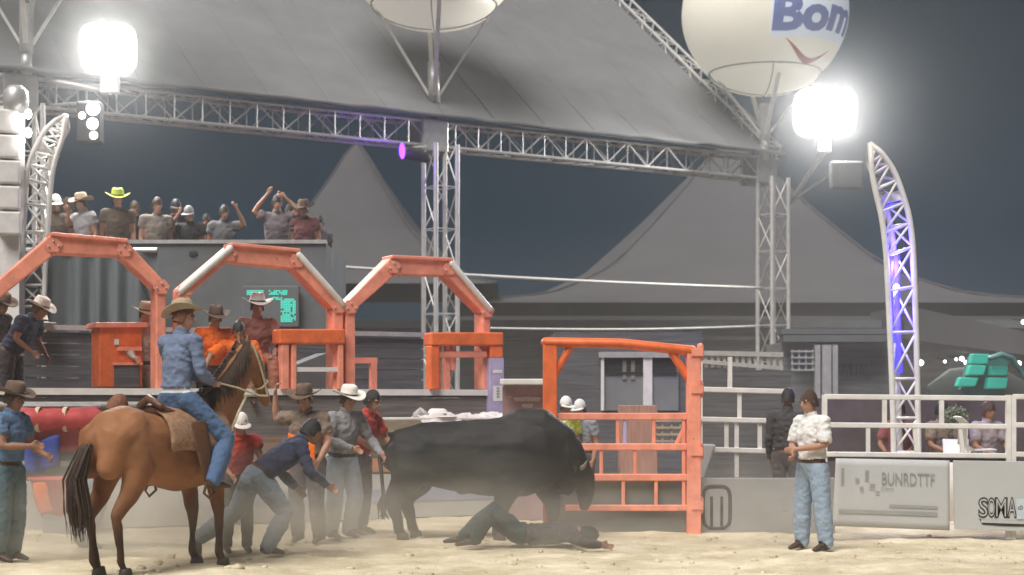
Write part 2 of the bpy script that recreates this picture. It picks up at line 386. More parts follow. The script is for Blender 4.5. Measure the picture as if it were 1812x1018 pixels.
def make_horse(loc, yaw):
    t = thing('horse', loc, 'brown bay horse seen from behind, carrying the rider', 'horse', rz=R(yaw))
    H = hide_mat('horse_hide', (.22, .088, .038), (.34, .155, .072), .68, 2.4, (.055, .03, .02)); HOOF = mat('hoof_horn', (.05, .04, .035), .5); DARK = mat('horse_hair', (.06, .034, .02), .6, .3, 30, .6, 80)
    LEA = mat('saddle_leather', (.12, .055, .028), .45, .25, 12, .2, 60); STRAP = mat('pale_rope', (.62, .54, .36), .7, .2, 30)
    m = MB(); Y = (0, 1, 0)
    m.sweep([(-.84,0,1.22),(-.72,0,1.24),(-.52,0,1.25),(-.2,0,1.16),(.15,0,1.10),(.45,0,1.14),(.68,0,1.22),(.8,0,1.25)],
            [(.10,.14),(.24,.27),(.30,.32),(.29,.33),(.30,.36),(.27,.36),(.20,.28),(.11,.16)], Y, 18)
    for s in (-1, 1): m.sweep([(-.5,s*.12,1.36),(-.72,s*.13,1.25),(-.78,s*.12,1.0)], [(.16,.17),(.17,.17),(.11,.12)], Y, 12)
    m.sweep([(.42,0,1.32),(.62,0,1.42),(.84,0,1.68),(1.02,0,1.93),(1.10,0,2.07)], [(.16,.26),(.15,.27),(.115,.20),(.09,.15),(.075,.10)], Y, 14)
    m.sweep([(1.06,0,2.10),(1.15,0,2.05),(1.23,0,1.93),(1.31,0,1.76),(1.36,0,1.64),(1.37,0,1.60)], [(.08,.09),(.095,.12),(.085,.105),(.06,.072),(.058,.062),(.05,.05)], Y, 14)
    for s in (-1, 1):
        m.sweep([(1.06,s*.05,2.15),(1.05,s*.06,2.24),(1.06,s*.055,2.30)], [(.03,.025),(.032,.02),(.008,.008)], Y, 8)
        m.sweep([(-.56,s*.16,1.18),(-.48,s*.2,.98),(-.6,s*.19,.74),(-.75,s*.18,.55),(-.73,s*.18,.47),(-.70,s*.18,.28),(-.69,s*.18,.15),(-.65,s*.18,.07)],
                [(.14,.2),(.12,.165),(.075,.1),(.046,.064),(.044,.058),(.033,.04),(.043,.046),(.036,.038)], Y, 12)
        fx = .0 if s > 0 else .02
        m.sweep([(.55+fx,s*.14,1.12),(.47+fx,s*.17,.86),(.53+fx,s*.17,.52),(.53+fx,s*.17,.46),(.53+fx,s*.17,.28),(.53+fx,s*.17,.14),(.57+fx,s*.17,.07)],
                [(.1,.16),(.08,.11),(.052,.057),(.048,.05),(.033,.037),(.041,.043),(.036,.037)], Y, 12)
    local(fuse(m, 'body', .02, 5, [H], None, None, muscles), t)
    for x, y in ((-.63,-.18),(-.63,.18),(.59,.17),(.61,-.17)):
        k = MB(); k.lathe((x, y, 0), [(0,0),(.066,0),(.052,.075),(.045,.085),(0,.085)], 14, 1.12, 1); local(k.build('hoof', HOOF, None, True), t)
    k = MB()
    for i in range(150):
        a = random.uniform(-1, 1); b = random.uniform(-1, 1); e = random.uniform(-.05, .12)
        k.sweep([(-.82,a*.03,1.30+b*.02),(-.93-e*.4,a*.07,1.18),(-1.0-e,a*.09+.02,.9),(-.99-e,a*.11+b*.04,.62),(-.95-e+b*.05,a*.1+b*.05,.40+random.uniform(-.08,.12))], [.006,.0065,.006,.005,.0015], n=4)
    local(k.build('tail', DARK, None, True), t)
    k = MB()
    for i in range(220):
        u = i / 219; p = V((.5,0,1.66)).lerp(V((1.09,0,2.22)), u); p.z -= .05 * math.sin(u * math.pi); s = random.choice((-1, -1, 1)); L = random.uniform(.16, .30)
        k.sweep([p, p + V((-.03, s * .09, .01)), p + V((-.04 + random.uniform(-.03,.03), s * .13, -L))], [.007, .0075, .0015], n=4)
    local(k.build('mane', DARK, None, True), t)
    sd_ = MB(); sd_.grid(16, 12, lambda u, v: V((-.22 + .78 * u + .05 * math.sin(v * math.pi), .335 * math.sin((v - .5) * 3.3) * (1.0 + .03), 1.16 + .375 * math.cos((v - .5) * 3.3) + .02 * math.sin(u * 7))))
    o = local(sd_.build('saddle_blanket', mat('blanket_tan', (.30, .17, .10), .9, .3, 20, .4, 60), None, True), t); o.modifiers.new('th', 'SOLIDIFY').thickness = .02
    s2 = MB(); s2.sweep([(-.12,0,1.52),(.02,0,1.49),(.2,0,1.47),(.36,0,1.52)], [(.17,.06),(.17,.045),(.16,.05),(.13,.05)], Y, 14)
    s2.sweep([(-.17,-.14,1.56),(-.19,0,1.63),(-.17,.14,1.56)], [.035,.04,.035], n=8); s2.sweep([(.38,0,1.5),(.42,0,1.62),(.43,0,1.66)], [.04,.028,.045], n=8)
    for s in (-1, 1):
        s2.sweep([(.14,s*.30,1.40),(.17,s*.36,1.15),(.2,s*.38,.86)], [(.02,.12),(.015,.1),(.012,.05)], Y, 10)
    o = local(s2.build('saddle', LEA, None, True), t)
    for s in (-1, 1):
        g = MB(); g.sweep([(.2,s*.38,.88),(.13,s*.40,.74),(.2,s*.42,.68),(.27,s*.40,.74),(.2,s*.38,.88)], [.014]*5, n=6); local(g.build('stirrup', LEA, None, True), t)
    br = MB()
    for s in (-1, 1):
        br.sweep([(1.1,s*.085,2.17),(1.17,s*.10,2.02),(1.27,s*.082,1.82),(1.33,s*.07,1.66)], [.011]*4, n=6)
        br.sweep([(1.33,s*.07,1.66),(1.15,s*.14,1.66),(.8,s*.16,1.74),(.55,s*.06,1.8),(.47,s*.02,1.88)], [.010]*5, n=6)
        br.sweep([(.98,s*.12,1.66),(.8,s*.19,1.5),(.66,s*.22,1.3),(.82,s*.05,1.14)], [.013]*4, n=6)
    br.sweep([(1.33,-.075,1.80),(1.37,0,1.83),(1.33,.075,1.80),(1.25,.075,1.74),(1.22,0,1.72),(1.25,-.075,1.74),(1.33,-.075,1.80)], [.011]*7, n=6)
    local(br.build('bridle', STRAP, None, True), t)
    for s in (-1, 1):
        e = MB(); e.lathe((1.185, s*.09, 2.03), [(0,-.02),(.018,-.01),(.022,0),(.018,.01),(0,.02)], 10); local(e.build('eye', EYE, None, True), t)
    return t

def make_bull(loc, yaw):
    t = thing('bull', loc, 'big dark grey bull standing over the fallen rider with its head down', 'bull', rz=R(yaw))
    B = hide_mat('bull_hide', (.017, .0165, .016), (.034, .032, .030), .6, 1.8); HORN = mat('horn_pale', (.20, .17, .13), .45, .2, 12); HOOF = mat('hoof_horn', (.05, .04, .035), .5); DK = mat('bull_tail_hair', (.03, .028, .026), .8, .3, 20)
    m = MB(); Y = (0, 1, 0)
    m.sweep([(-1.08,0,.94),(-1.0,0,.97),(-.75,0,1.0),(-.35,0,.97),(.1,0,.95),(.45,0,.97),(.72,0,1.0),(.9,0,1.0)],
            [(.14,.18),(.26,.30),(.31,.36),(.35,.41),(.37,.46),(.36,.48),(.29,.40),(.18,.28)], Y, 18)
    m.sweep([(.1,0,1.20),(.4,0,1.34),(.66,0,1.34),(.88,0,1.16),(1.0,.04,1.0)], [(.16,.14),(.20,.19),(.20,.19),(.19,.19),(.15,.16)], Y, 14)
    m.sweep([(.6,0,1.02),(.85,.03,.98),(1.03,.08,.86),(1.12,.13,.74)], [(.26,.36),(.2,.28),(.16,.21),(.13,.16)], Y, 14)     # neck, bent low
    m.sweep([(1.08,.12,.82),(1.15,.17,.70),(1.18,.22,.54),(1.17,.25,.42),(1.16,.26,.37)], [(.13,.14),(.145,.14),(.105,.11),(.085,.085),(.07,.06)], Y, 14)
    m.sweep([(.72,0,.72),(.9,.03,.66),(1.02,.08,.58)], [(.05,.14),(.04,.16),(.03,.1)], Y, 10)   # dewlap
    m.sweep([(-.1,0,.62),(-.28,0,.56)], [.06,.045])
    for s in (-1, 1):
        m.sweep([(1.06,.12+s*.14,.84),(1.05,.12+s*.22,.80),(1.06,.12+s*.27,.75)], [(.03,.03),(.045,.022),(.012,.01)], Y, 8)  # ears
        dx = .10 if s > 0 else -.02
        m.sweep([(-.86,s*.16,1.0),(-.82+dx,s*.2,.80),(-.92+dx,s*.19,.62),(-1.05+dx,s*.18,.44),(-1.02+dx,s*.18,.36),(-.98+dx,s*.18,.22),(-.97+dx,s*.18,.12),(-.93+dx,s*.18,.06)],
                [(.19,.33),(.17,.27),(.12,.17),(.075,.10),(.068,.085),(.054,.062),(.062,.064),(.055,.058)], Y, 12)
        fx = .0 if s < 0 else -.52 * 0 + .0
        gx = .62 if s > 0 else .18
        if s > 0: m.sweep([(.66,.16,.95),(.70,.2,.66),(.78,.19,.42),(.79,.19,.34),(.79,.19,.2),(.79,.19,.12),(.82,.19,.06)], [(.17,.26),(.14,.19),(.09,.105),(.08,.09),(.06,.066),(.068,.07),(.06,.062)], Y, 12)
        else: m.sweep([(.42,-.16,.92),(.28,-.2,.66),(.21,-.19,.42),(.19,-.19,.34),(.16,-.19,.2),(.14,-.19,.12),(.15,-.19,.06)], [(.18,.28),(.15,.20),(.092,.108),(.08,.09),(.06,.066),(.068,.07),(.06,.062)], Y, 12)
    local(fuse(m, 'body', .022, 5, [B], None, None, muscles), t)
    for x, y in ((-.93-.02,-.18),(-.93+.10,.18),(.84,.19),(.17,-.19)):
        for s in (-1, 1):
            k = MB(); k.lathe((x+.01, y + s*.03, 0), [(0,0),(.052,0),(.044,.07),(.036,.082),(0,.082)], 12, 1.4, .62); local(k.build('hoof', HOOF, None, True), t)
    for s in (-1, 1):
        k = MB(); k.sweep([(1.11,.16+s*.10,.82),(1.12,.17+s*.19,.83),(1.16,.18+s*.25,.86),(1.19,.19+s*.26,.92)], [.036,.032,.022,.006], n=10); local(k.build('horn', HORN, None, True), t)
        e = MB(); e.lathe((1.20, .185+s*.125, .66), [(0,-.018),(.016,-.009),(.02,0),(.016,.009),(0,.018)], 10); local(e.build('eye', EYE, None, True), t)
    k = MB(); k.sweep([(-1.06,0,1.08),(-1.18,-.02,1.05),(-1.22,-.06,.95),(-1.19,-.1,.7),(-1.17,-.12,.5)], [.045,.038,.028,.022,.02], n=10)
    for i in range(16): k.sweep([(-1.17,-.12,.54),(-1.17+random.uniform(-.06,.06),-.12+random.uniform(-.06,.06),.4),(-1.16+random.uniform(-.07,.07),-.12+random.uniform(-.07,.07),.24)], [.014,.017,.003], n=5)
    local(k.build('tail', DK, None, True), t)
    k = MB(); ro = [(.30, .375*math.sin(a), .965 + .48*math.cos(a)) for a in [R(x) for x in range(0, 361, 15)]]
    k.sweep(ro, [.014]*len(ro), n=6, cap=False); pass
    return t
# ------------------------------------------------------------------ materials
M = dict(
 white=mat('white_paint', (.72,.70,.67), .45, .12, 5, wear=((.42,.38,.34),8,.68)), steel=mat('galvanised', (.50,.49,.48), .4, .15, 8, metal=.35), alu=mat('truss_aluminium', (.62,.60,.58), .42, .12, 6, metal=.25),
 orange=mat('orange_paint', (.74,.15,.04), .5, .22, 5, .12, 30, wear=((.30,.13,.08),7,.66)), salmon=mat('faded_orange_paint', (.84,.30,.20), .5, .2, 5, .12, 30, wear=((.42,.22,.16),6,.64)),
 membrane=mat('tent_fabric', (.185,.185,.19), .8, .10, 1.1, .15, 1.2), fartent=mat('dimmed_far_fabric', (.085,.083,.088), .85, .08, .5),  # far fabric darkened to stand for arena light falling off with distance
 wall=mat('grey_wall', (.13,.14,.145), .8, .18, 1.5, .1, 20), dark=mat('dark_board', (.24,.235,.24), .8, .3, 2.0, stretch=(.4,.4,6)), plank=mat('grey_planks', (.10,.10,.105), .75, .4, 3.0, .2, 30, stretch=(.5,.5,9)),
 board=mat('pale_board', (.47,.475,.475), .6, .05, 1.2), sheet=mat('grey_green_sheet', (.17,.18,.165), .6, .12, 2), ink=mat('black_ink', (.03,.028,.03), .6, .0), greyink=mat('grey_ink', (.26,.26,.26), .6, .25, 14),
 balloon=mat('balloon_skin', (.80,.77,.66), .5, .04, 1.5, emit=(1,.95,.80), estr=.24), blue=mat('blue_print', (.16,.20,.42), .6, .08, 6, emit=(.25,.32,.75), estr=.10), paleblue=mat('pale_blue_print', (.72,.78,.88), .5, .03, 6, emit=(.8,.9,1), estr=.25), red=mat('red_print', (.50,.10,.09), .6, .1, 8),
 black=mat('black_metal', (.03,.03,.032), .5, .2, 8), lamp=mat('lit_lamp_glass', (1,1,1), .3, 0, emit=(1,.995,.97), estr=420.0), small=mat('small_lamp_glass', (1,1,1), .3, 0, emit=(1,1,.97), estr=9.0), halo=mat('stage_lamp_glass', (1,1,1), .3, 0, emit=(1,.98,.95), estr=6.0),
 purple=mat('purple_lamp_glass', (.3,.1,1), .3, 0, emit=(.16,.03,1.0), estr=4.5), led=mat('green_led', (.05,.5,.4), .5, 0, emit=(.08,.75,.55), estr=.75), ledw=mat('violet_led_tube', (.6,.55,1), .5, 0, emit=(.75,.72,1.0), estr=5.0),
 redpad=mat('red_vinyl', (.48,.07,.07), .5, .2, 4, .2, 10), tan=mat('tan_felt', (.42,.32,.22), .9, .12, 10, .2, 80), strawhat=mat('white_straw', (.78,.74,.68), .8, .08, 30, .3, 90), brownhat=mat('brown_felt', (.13,.085,.06), .9, .2, 10),
 mauve=mat('mauve_banner', (.30,.19,.20), .75, .25, 3), teal=mat('teal_panel', (.02,.34,.26), .5, .15, 3, emit=(.02,.5,.36), estr=.28), lilac=mat('lilac_paint', (.42,.36,.55), .6, .2, 5))
# ------------------------------------------------------------------ ground and arena sand
def sand_mat():
    m = bpy.data.materials.new('arena_sand'); m.use_nodes = True; n = m.node_tree; b = n.nodes['Principled BSDF']; b.inputs['Roughness'].default_value = .95; b.inputs['Specular IOR Level'].default_value = .1
    t = n.nodes.new('ShaderNodeTexCoord'); a = n.nodes.new('ShaderNodeTexNoise'); a.inputs['Scale'].default_value = 1.3; a.inputs['Detail'].default_value = 8; a.inputs['Roughness'].default_value = .7
    r = n.nodes.new('ShaderNodeValToRGB'); e = r.color_ramp.elements; e[0].position = .35; e[0].color = (.47,.39,.25,1); e[1].position = .66; e[1].color = (.80,.71,.53,1)
    n.links.new(t.outputs['Object'], a.inputs['Vector']); n.links.new(a.outputs['Fac'], r.inputs[0]); n.links.new(r.outputs[0], b.inputs['Base Color'])
    c = n.nodes.new('ShaderNodeTexNoise'); c.inputs['Scale'].default_value = 38; c.inputs['Detail'].default_value = 6; n.links.new(t.outputs['Object'], c.inputs['Vector'])
    p = n.nodes.new('ShaderNodeBump'); p.inputs['Strength'].default_value = .7; p.inputs['Distance'].default_value = .03; n.links.new(c.outputs['Fac'], p.inputs['Height']); n.links.new(p.outputs[0], b.inputs['Normal'])
    return m
SAND = sand_mat()
g = MB(); g.grid(2, 2, lambda u, v: V((-150 + 300 * u, -40 + 260 * v, -.06)))
tag(g.build('ground', mat('dark_dirt', (.09,.075,.06), .95, .3, .5, .4, 8)), kind='structure')
def sz(x, y):
    q = V((x * .9, y * 1.6, 0)); h = .035 * noise.noise(q) + .018 * noise.noise(q * 3.1)
    h += .030 * max(0, noise.noise(V((x * 3.3, y * 4.2, 5))) - .15) + .012 * noise.noise(V((x * 9, y * 9, 2)))
    return h
g = MB(); g.grid(330, 190, lambda u, v: V((-9 + 18 * u, 11.5 + 12.0 * v, sz(-9 + 18 * u, 11.5 + 12.0 * v))))
tag(g.build('arena_sand', SAND, smooth=True), kind='structure')
g = MB()
for i in range(240):
    y = random.uniform(13.9, 19.0); x = random.uniform(-.33, .33) * y; r = random.uniform(.01, .035) * (1.6 if random.random() < .12 else 1)
    g.lathe((x, y, sz(x, y)), [(r*.8,-.3*r),(r,.1*r),(r*.75,.55*r),(r*.3,.8*r),(0,.85*r)], 6, random.uniform(.8,1.7), random.uniform(.8,1.3), fn=lambda p, a, rr: p * random.uniform(.8, 1.2))
tag(g.build('sand_clods', SAND, smooth=True), kind='stuff')

# ------------------------------------------------------------------ stage canopy
A = V((-9.05, 28.1, 6.82)); B = V((6.25, 37.9, 6.82)); ED = (B - A).normalized(); EL = (B - A).length; BK = V((-ED.y, ED.x, 0))
cano = thing('stage_canopy', (A + B) / 2 * 1.0 - V((0,0,6.82)), 'big grey fabric stage canopy on white lattice girders and columns', 'stage canopy')
t = MB(); t.truss(A, B, .5, .5, .55, .035, .017); t.build('eave_girder', M['alu'], cano)
slope = .80; RL = 9.2
e0 = B + V((0,0,.42)); e1 = e0 + BK * RL + V((0,0,slope * RL))
t = MB(); un = ED.cross((e1 - e0).normalized()).normalized(); un = un if un.z > 0 else -un
t.truss(e0 - ED * .12, e1 - ED * .12, .42, .40, .62, .035, .018, up=un); t.build('rafter_girder', M['alu'], cano)
def memb(u, v):
    s = u * EL * .985 + .05; d = v * RL
    p = A + ED * s + BK * (d - .25) + V((0, 0, .56 + slope * d))
    k = (u * 2) % 1.0 if u < 1 else 1
    sag = .16 * math.sin(math.pi * k) * math.sin(math.pi * min(1, v * .9 + .05))
    ridge = .0
    return p + V((0, 0, -sag)) + V((0,0,-.12)) * noise.noise(V((u * 9, v * 5, 3))) * .5 
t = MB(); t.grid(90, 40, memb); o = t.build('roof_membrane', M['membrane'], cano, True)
for k in range(1, 14):
    t = MB(); t.poly([memb(k / 14, v / 24) + V((0, -.004, .001)) for v in range(25)], .006, 5); t.build('seam', M['membrane'], cano)
t = MB()   # tied fabric bunched along the girder
t.sweep([A + ED * (EL * i / 40) + BK * -.22 + V((0, 0, .60 + .05 * noise.noise(V((i * .7, 0, 0))))) for i in range(41)], [.055 + .03 * noise.noise(V((i * .9, 3, 1))) for i in range(41)], n=8); t.build('eave_roll', M['membrane'], cano, True)
for k, f in enumerate((.012, .474, .966)):
    c = A + ED * EL * f; t = MB(); c = V((c.x, c.y, -.05))
    xd = ED * .5
    t.truss(c, c + V((0,0,6.85)), .5, .5, .9, .048, .013, up=ED); t.build('column', M['alu'], cano)
    t = MB(); t.bar(c + V((0,0,6.75)) + ED * .25 + BK*.25, c + V((0,0,7.42)) + ED * .25 + BK*.25, .62, .62, up=ED); o = t.build('sleeve_block', M['steel'], cano); bevel(o, .03)
MIDC = A + ED * EL * .515; RC = A + ED * EL * 1.0; LC = A + ED * EL * .018
# ------------------------------------------------------------------ balloons on the columns
def balloon(c0, bottom, label, printed):
    t = thing('balloon', (c0.x, c0.y, c0.z), label, 'balloon', 'round balloons on the canopy columns')
    Rr = 1.93; cz = bottom + Rr * .97 * math.sin(R(48)) + .50; c = V((c0.x, c0.y, cz))
    prof = []
    for i in range(0, 30):
        a = R(-48 + 138 * i / 29); prof.append((Rr * math.cos(a), Rr * .97 * math.sin(a)))
    prof[-1] = (.0, Rr * .97)
    seam_r, seam_z = prof[0]
    m = MB(); m.lathe(c, prof, 40); m.build('envelope', M['balloon'], t, True)
    m = MB(); m.lathe(c, [(seam_r * math.sin(R(a)) * .985, seam_z - .50 * (math.cos(R(a)) ** 1.2)) for a in range(0, 91, 9)], 40); m.build('bottom_cap', M['balloon'], t, True)
    m = MB(); m.poly([c + V((seam_r * 1.004 * math.cos(R(a)), seam_r * 1.004 * math.sin(R(a)), seam_z)) for a in range(0, 361, 10)], .016, 6)
    for k in range(4):
        an = R(-90 + 90 * k); m.poly([c + V((seam_r * math.sin(R(a)) * math.cos(an), seam_r * math.sin(R(a)) * math.sin(an), seam_z - .505 * math.cos(R(a)) ** 1.2)) for a in range(2, 91, 8)], .012, 5)
    m.build('seam', M['greyink'], t, True)
    base = V((c0.x, c0.y, c0.z + .55)); top = base + V((0, 0, .85 if not printed else .9))
    m = MB(); m.tube(c0 + V((0,0,.15)), base, .10); m.tube(base, top, .13, 10); m.build('mast', M['steel'], t, True)
    for an in (0, 180, 90, 270):
        an = R(an + 8); d = V((math.cos(an), math.sin(an), 0)); m = MB(); m.bar(top - V((0,0,.7)) + d * .1, c + d * seam_r * .97 + V((0, 0, seam_z)), .085, .05, d); m.build('strut', M['white'], t)
    if printed:
        def onb(lon, lat, lift):
            a = R(lon - 8.5); b = R(lat); r = Rr + lift
            return c + V((r * math.cos(b) * math.sin(a), -r * math.cos(b) * math.cos(a), r * .97 * math.sin(b)))
        k = MB(); k.grid(26, 14, lambda u, v: onb(4 + 82 * u, (-29 + 2 * u) + (50 - 2 * u) * v, .006)); k.build('logo_patch', M['paleblue'], t, True)
        k = MB()
        for ch, l0, l1, y0, y1 in (('B', 4.5, 26.5, -25, 0), ('o', 25, 47.5, -24, -5.5), ('m', 48, 79, -21.5, -3.5)):
            vs, fs = text_mesh(ch, 1.0, .045); k.add([onb(l0 + (l1 - l0) * a + 2.0 * b, y0 + (y1 - y0) * b, .014) for a, b in vs], fs)
        for l0, l1 in ((45, 56), (63, 71)): k.grid(6, 4, lambda u, v: onb(l0 + (l1 - l0) * u, 4.5 + 9 * v, .014))
        k.build('lettering', M['blue'], t)
        k = MB()
        def sm(u, v):
            lon = 15 + 50 * u; q = -29.5 - 11.5 * math.sin(math.pi * (u ** 1.2)) - 3 * u
            return onb(lon, q - (1 - abs(2 * u - 1) ** 2) * 5.0 * v, .014)
        k.grid(24, 3, sm); k.build('smile_mark', M['red'], t, True)
    return t
balloon(V((GX(768,33.2), 33.2, 7.2)), 1.6 + (711-52)/F*33.2, 'plain cream balloon above the middle canopy column', False)
balloon(V((GX(1353,37.6), 37.6, 7.1)), 1.6 + (711-168)/F*37.6, 'cream balloon printed with blue letters and a red smile', True)
balloon(V((GX(47,28.4), 28.4, 7.2)), 1.6 + (711+66)/F*28.4, 'balloon cut off above the left canopy column, only its struts in view', False)
# ------------------------------------------------------------------ floodlights
def flood(px, py, Y, label, wpx, hpx, foot):
    c = P(px, py, Y); w_ = wpx / F * Y; h_ = hpx / F * Y
    t = thing('floodlight', c, label, 'floodlight', 'lit arena floodlights')
    nrm = V((-c.x * .5, -c.y, -(c.z - 1.0))).normalized(); q = nrm.to_track_quat('Z', 'Y')
    def pt(x, y, z): return c + q @ V((x, y, z))
    ol = [(math.copysign(abs(math.cos(a)) ** .55, math.cos(a)), math.copysign(abs(math.sin(a)) ** .55, math.sin(a))) for a in [2 * math.pi * i / 32 for i in range(32)]]
    m = MB(); m.add([pt(x * w_ / 2, y * h_ / 2, .02) for x, y in ol], [tuple(range(32))]); m.build('lamp_glass', M['lamp'], t)
    m = MB(); n = 32
    vs = [pt(x * w_ / 2 * k, y * h_ / 2 * k, z) for k, z in ((1.0, .0), (1.07, .03), (1.08, -.05), (.8, -.32), (.3, -.4)) for x, y in ol]
    m.add(vs, [(i*n+j, i*n+(j+1)%n, (i+1)*n+(j+1)%n, (i+1)*n+j) for i in range(4) for j in range(n)] + [tuple(range(4*n, 5*n))])
    m.build('housing', M['steel'], t)
    m = MB(); lo = pt(0, -h_ / 2 - .06, -.1); foot = V(foot); m.bar(lo, V((lo.x, lo.y, lo.z - .30)), .30, .2, (0,1,0)); o = m.build('ballast_box', M['white'], t); bevel(o, .015)
    m = MB(); m.tube(V((lo.x, lo.y, lo.z - .28)), foot, .05); m.build('bracket', M['steel'], t)
    return t
flood(192, 86, 27.9, 'blazing white floodlight on the left end of the lattice girder', 92, 84, A + ED * .9 + V((0,0,.5)))
flood(1460, 199, 36.0, 'blazing white floodlight right of the printed balloon', 104, 84, B + V((.25,-.1,-.6)))
# lamp cluster below each floodlight
def cluster(px, py, Y, label, w_, h_, spots, hang):
    c = P(px, py, Y); t = thing('spotlight_cluster', c, label, 'stage light')
    m = MB(); m.box(c, (w_, .3, h_)); bevel(m.build('casing', mat('dim_grey_casing', (.055,.055,.058), .6, .2, 5), t), .04)
    m = MB(); m.tube(c + V((0, 0, h_ / 2)), V(hang), .03); m.build('clamp', M['steel'], t)
    for sx, sy, r in spots:
        p = c + V((sx, -.17, sy)); m = MB(); m.lathe((0,0,0), [(0,.03),(r*.6,.025),(r,0)], 14); m.v = [tuple(p + V((x, -z, y))) for x, y, z in m.v]; m.build('lens', M['halo'] if r > .05 else M['small'], t, True)
cluster(160, 218, 27.9, 'dark stage light with white lenses hanging under the left floodlight', .42, .72, ((.09,.22,.12),(-.1,.1,.06),(.08,-.04,.1),(.1,-.24,.07)), A + ED * 1.0 + V((0,0,.05)))
cluster(1497, 311, 36.0, 'dim stage light box below the right floodlight', .72, .62, (), B + V((.5,-.1,-.4)))
c = P(720, 268, 32.0); t = thing('purple_spotlight', c, 'small stage light glowing purple under the middle of the girder', 'stage light')
m = MB(); m.sweep([c + V((-.02,.1,0)), c + V((.35,.25,-.08))], [.13,.12]); m.build('casing', M['black'], t, True)
m = MB(); m.disc(c + V((-.09,-.06,.0)), (-.3,-1,-.1), .065, 14, .16); m.build('lens', M['purple'], t)
m = MB(); m.tube(c + V((.1,.15,.1)), MIDC + V((-.4,0,.05)), .025); m.build('clamp', M['steel'], t)
pl = bpy.data.lights.new('purple_glow', 'POINT'); pl.energy = 16; pl.color = (.22,.06,1); pl.shadow_soft_size = .1; po = bpy.data.objects.new('purple_glow', pl); COL.objects.link(po); po.location = c + V((-.12,-.35,-.1))
# ------------------------------------------------------------------ ropes between the columns
for a, b, l in ((P(500,466,30.6), P(1350,510,36.9), 'upper white steel cable stretched from the crowd stand to the right column'), (P(868,581,33), P(1345,577,36.9), 'lower thin white cable running level to the right column')):
    m = MB(); n = 24; m.poly([a.lerp(b, i / n) + V((0,0,-.05 * math.sin(math.pi * i / n))) for i in range(n + 1)], .032 if 'upper' in l else .022, 6); o = m.build('cable', M['white'], None, True); tag(o, l, 'cable')
# ------------------------------------------------------------------ far tents, hall, trees
def tent(px, Y, base_y, prof, W, label, wall_h):
    Yc = Y + W; bz = P(px, base_y, Yc).z; c = V((GX(px, Yc), Yc, bz)); t = thing('tent', (c.x, c.y, 0), label, 'tent', 'pointed tents behind the arena')
    def ht(s):
        for (s0, h0), (s1, h1) in zip(prof, prof[1:]):
            if s <= s1: return (h0 + (h1 - h0) * (s - s0) / (s1 - s0)) / F * Yc
        return 0
    n = 48
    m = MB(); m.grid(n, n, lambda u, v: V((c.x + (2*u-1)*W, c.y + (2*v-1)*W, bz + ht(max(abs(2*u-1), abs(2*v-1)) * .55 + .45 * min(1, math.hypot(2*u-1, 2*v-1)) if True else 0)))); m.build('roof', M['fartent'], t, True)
    for sx in (-1, 1):
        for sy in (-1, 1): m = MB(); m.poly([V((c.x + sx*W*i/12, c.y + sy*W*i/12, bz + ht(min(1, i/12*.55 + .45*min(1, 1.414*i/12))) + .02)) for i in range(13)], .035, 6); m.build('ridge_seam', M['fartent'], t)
    m = MB(); z0 = bz - wall_h
    for sx, sy, dx, dy in ((-1,-1,1,-1),(1,-1,1,1),(1,1,-1,1),(-1,1,-1,-1)): m.bar((c.x+sx*W, c.y+sy*W, bz - wall_h/2), (c.x+dx*W, c.y+dy*W, bz - wall_h/2), .04, wall_h)
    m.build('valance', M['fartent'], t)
    for sx in (-1, 1):
        for sy in (-1, 1): m = MB(); m.tube((c.x+sx*W, c.y+sy*W, 0), (c.x+sx*W, c.y+sy*W, bz), .08); m.build('pole', M['steel'], t)
tent(1292, 52, 585, ((0,345),(.16,270),(.35,180),(.55,95),(.75,52),(1,20)), 10.5, 'wide pointed grey tent behind the right canopy column', .6)
tent(632, 52, 590, ((0,340),(.10,310),(.2,270),(.34,220),(.48,172),(.7,120),(.88,85),(1,70)), 5.0, 'tall narrow pointed tent left of the middle column', 1.1)
hall = thing('market_hall', (8, 47, 0), 'long dark hall behind the fences with pale eaves', 'hall')
m = MB(); m.box((5, 47.5, 1.85), (52, 5, 3.7)); m.build('wall', M['dark'], hall)
for k, (z, h, y) in enumerate(((3.75,.22,44.8),(3.35,.10,44.6),(3.0,.14,44.7))): m = MB(); m.box((5, y, z), (52.4, .5, h)); m.build('eave_board', M['wall'], hall)
m = MB(); m.prism([P(1600,540,42), P(2050,640,42), P(2050,660,42), P(1600,600,42)], 4.0, (0,1,0)); m.build('roof', M['fartent'], hall)
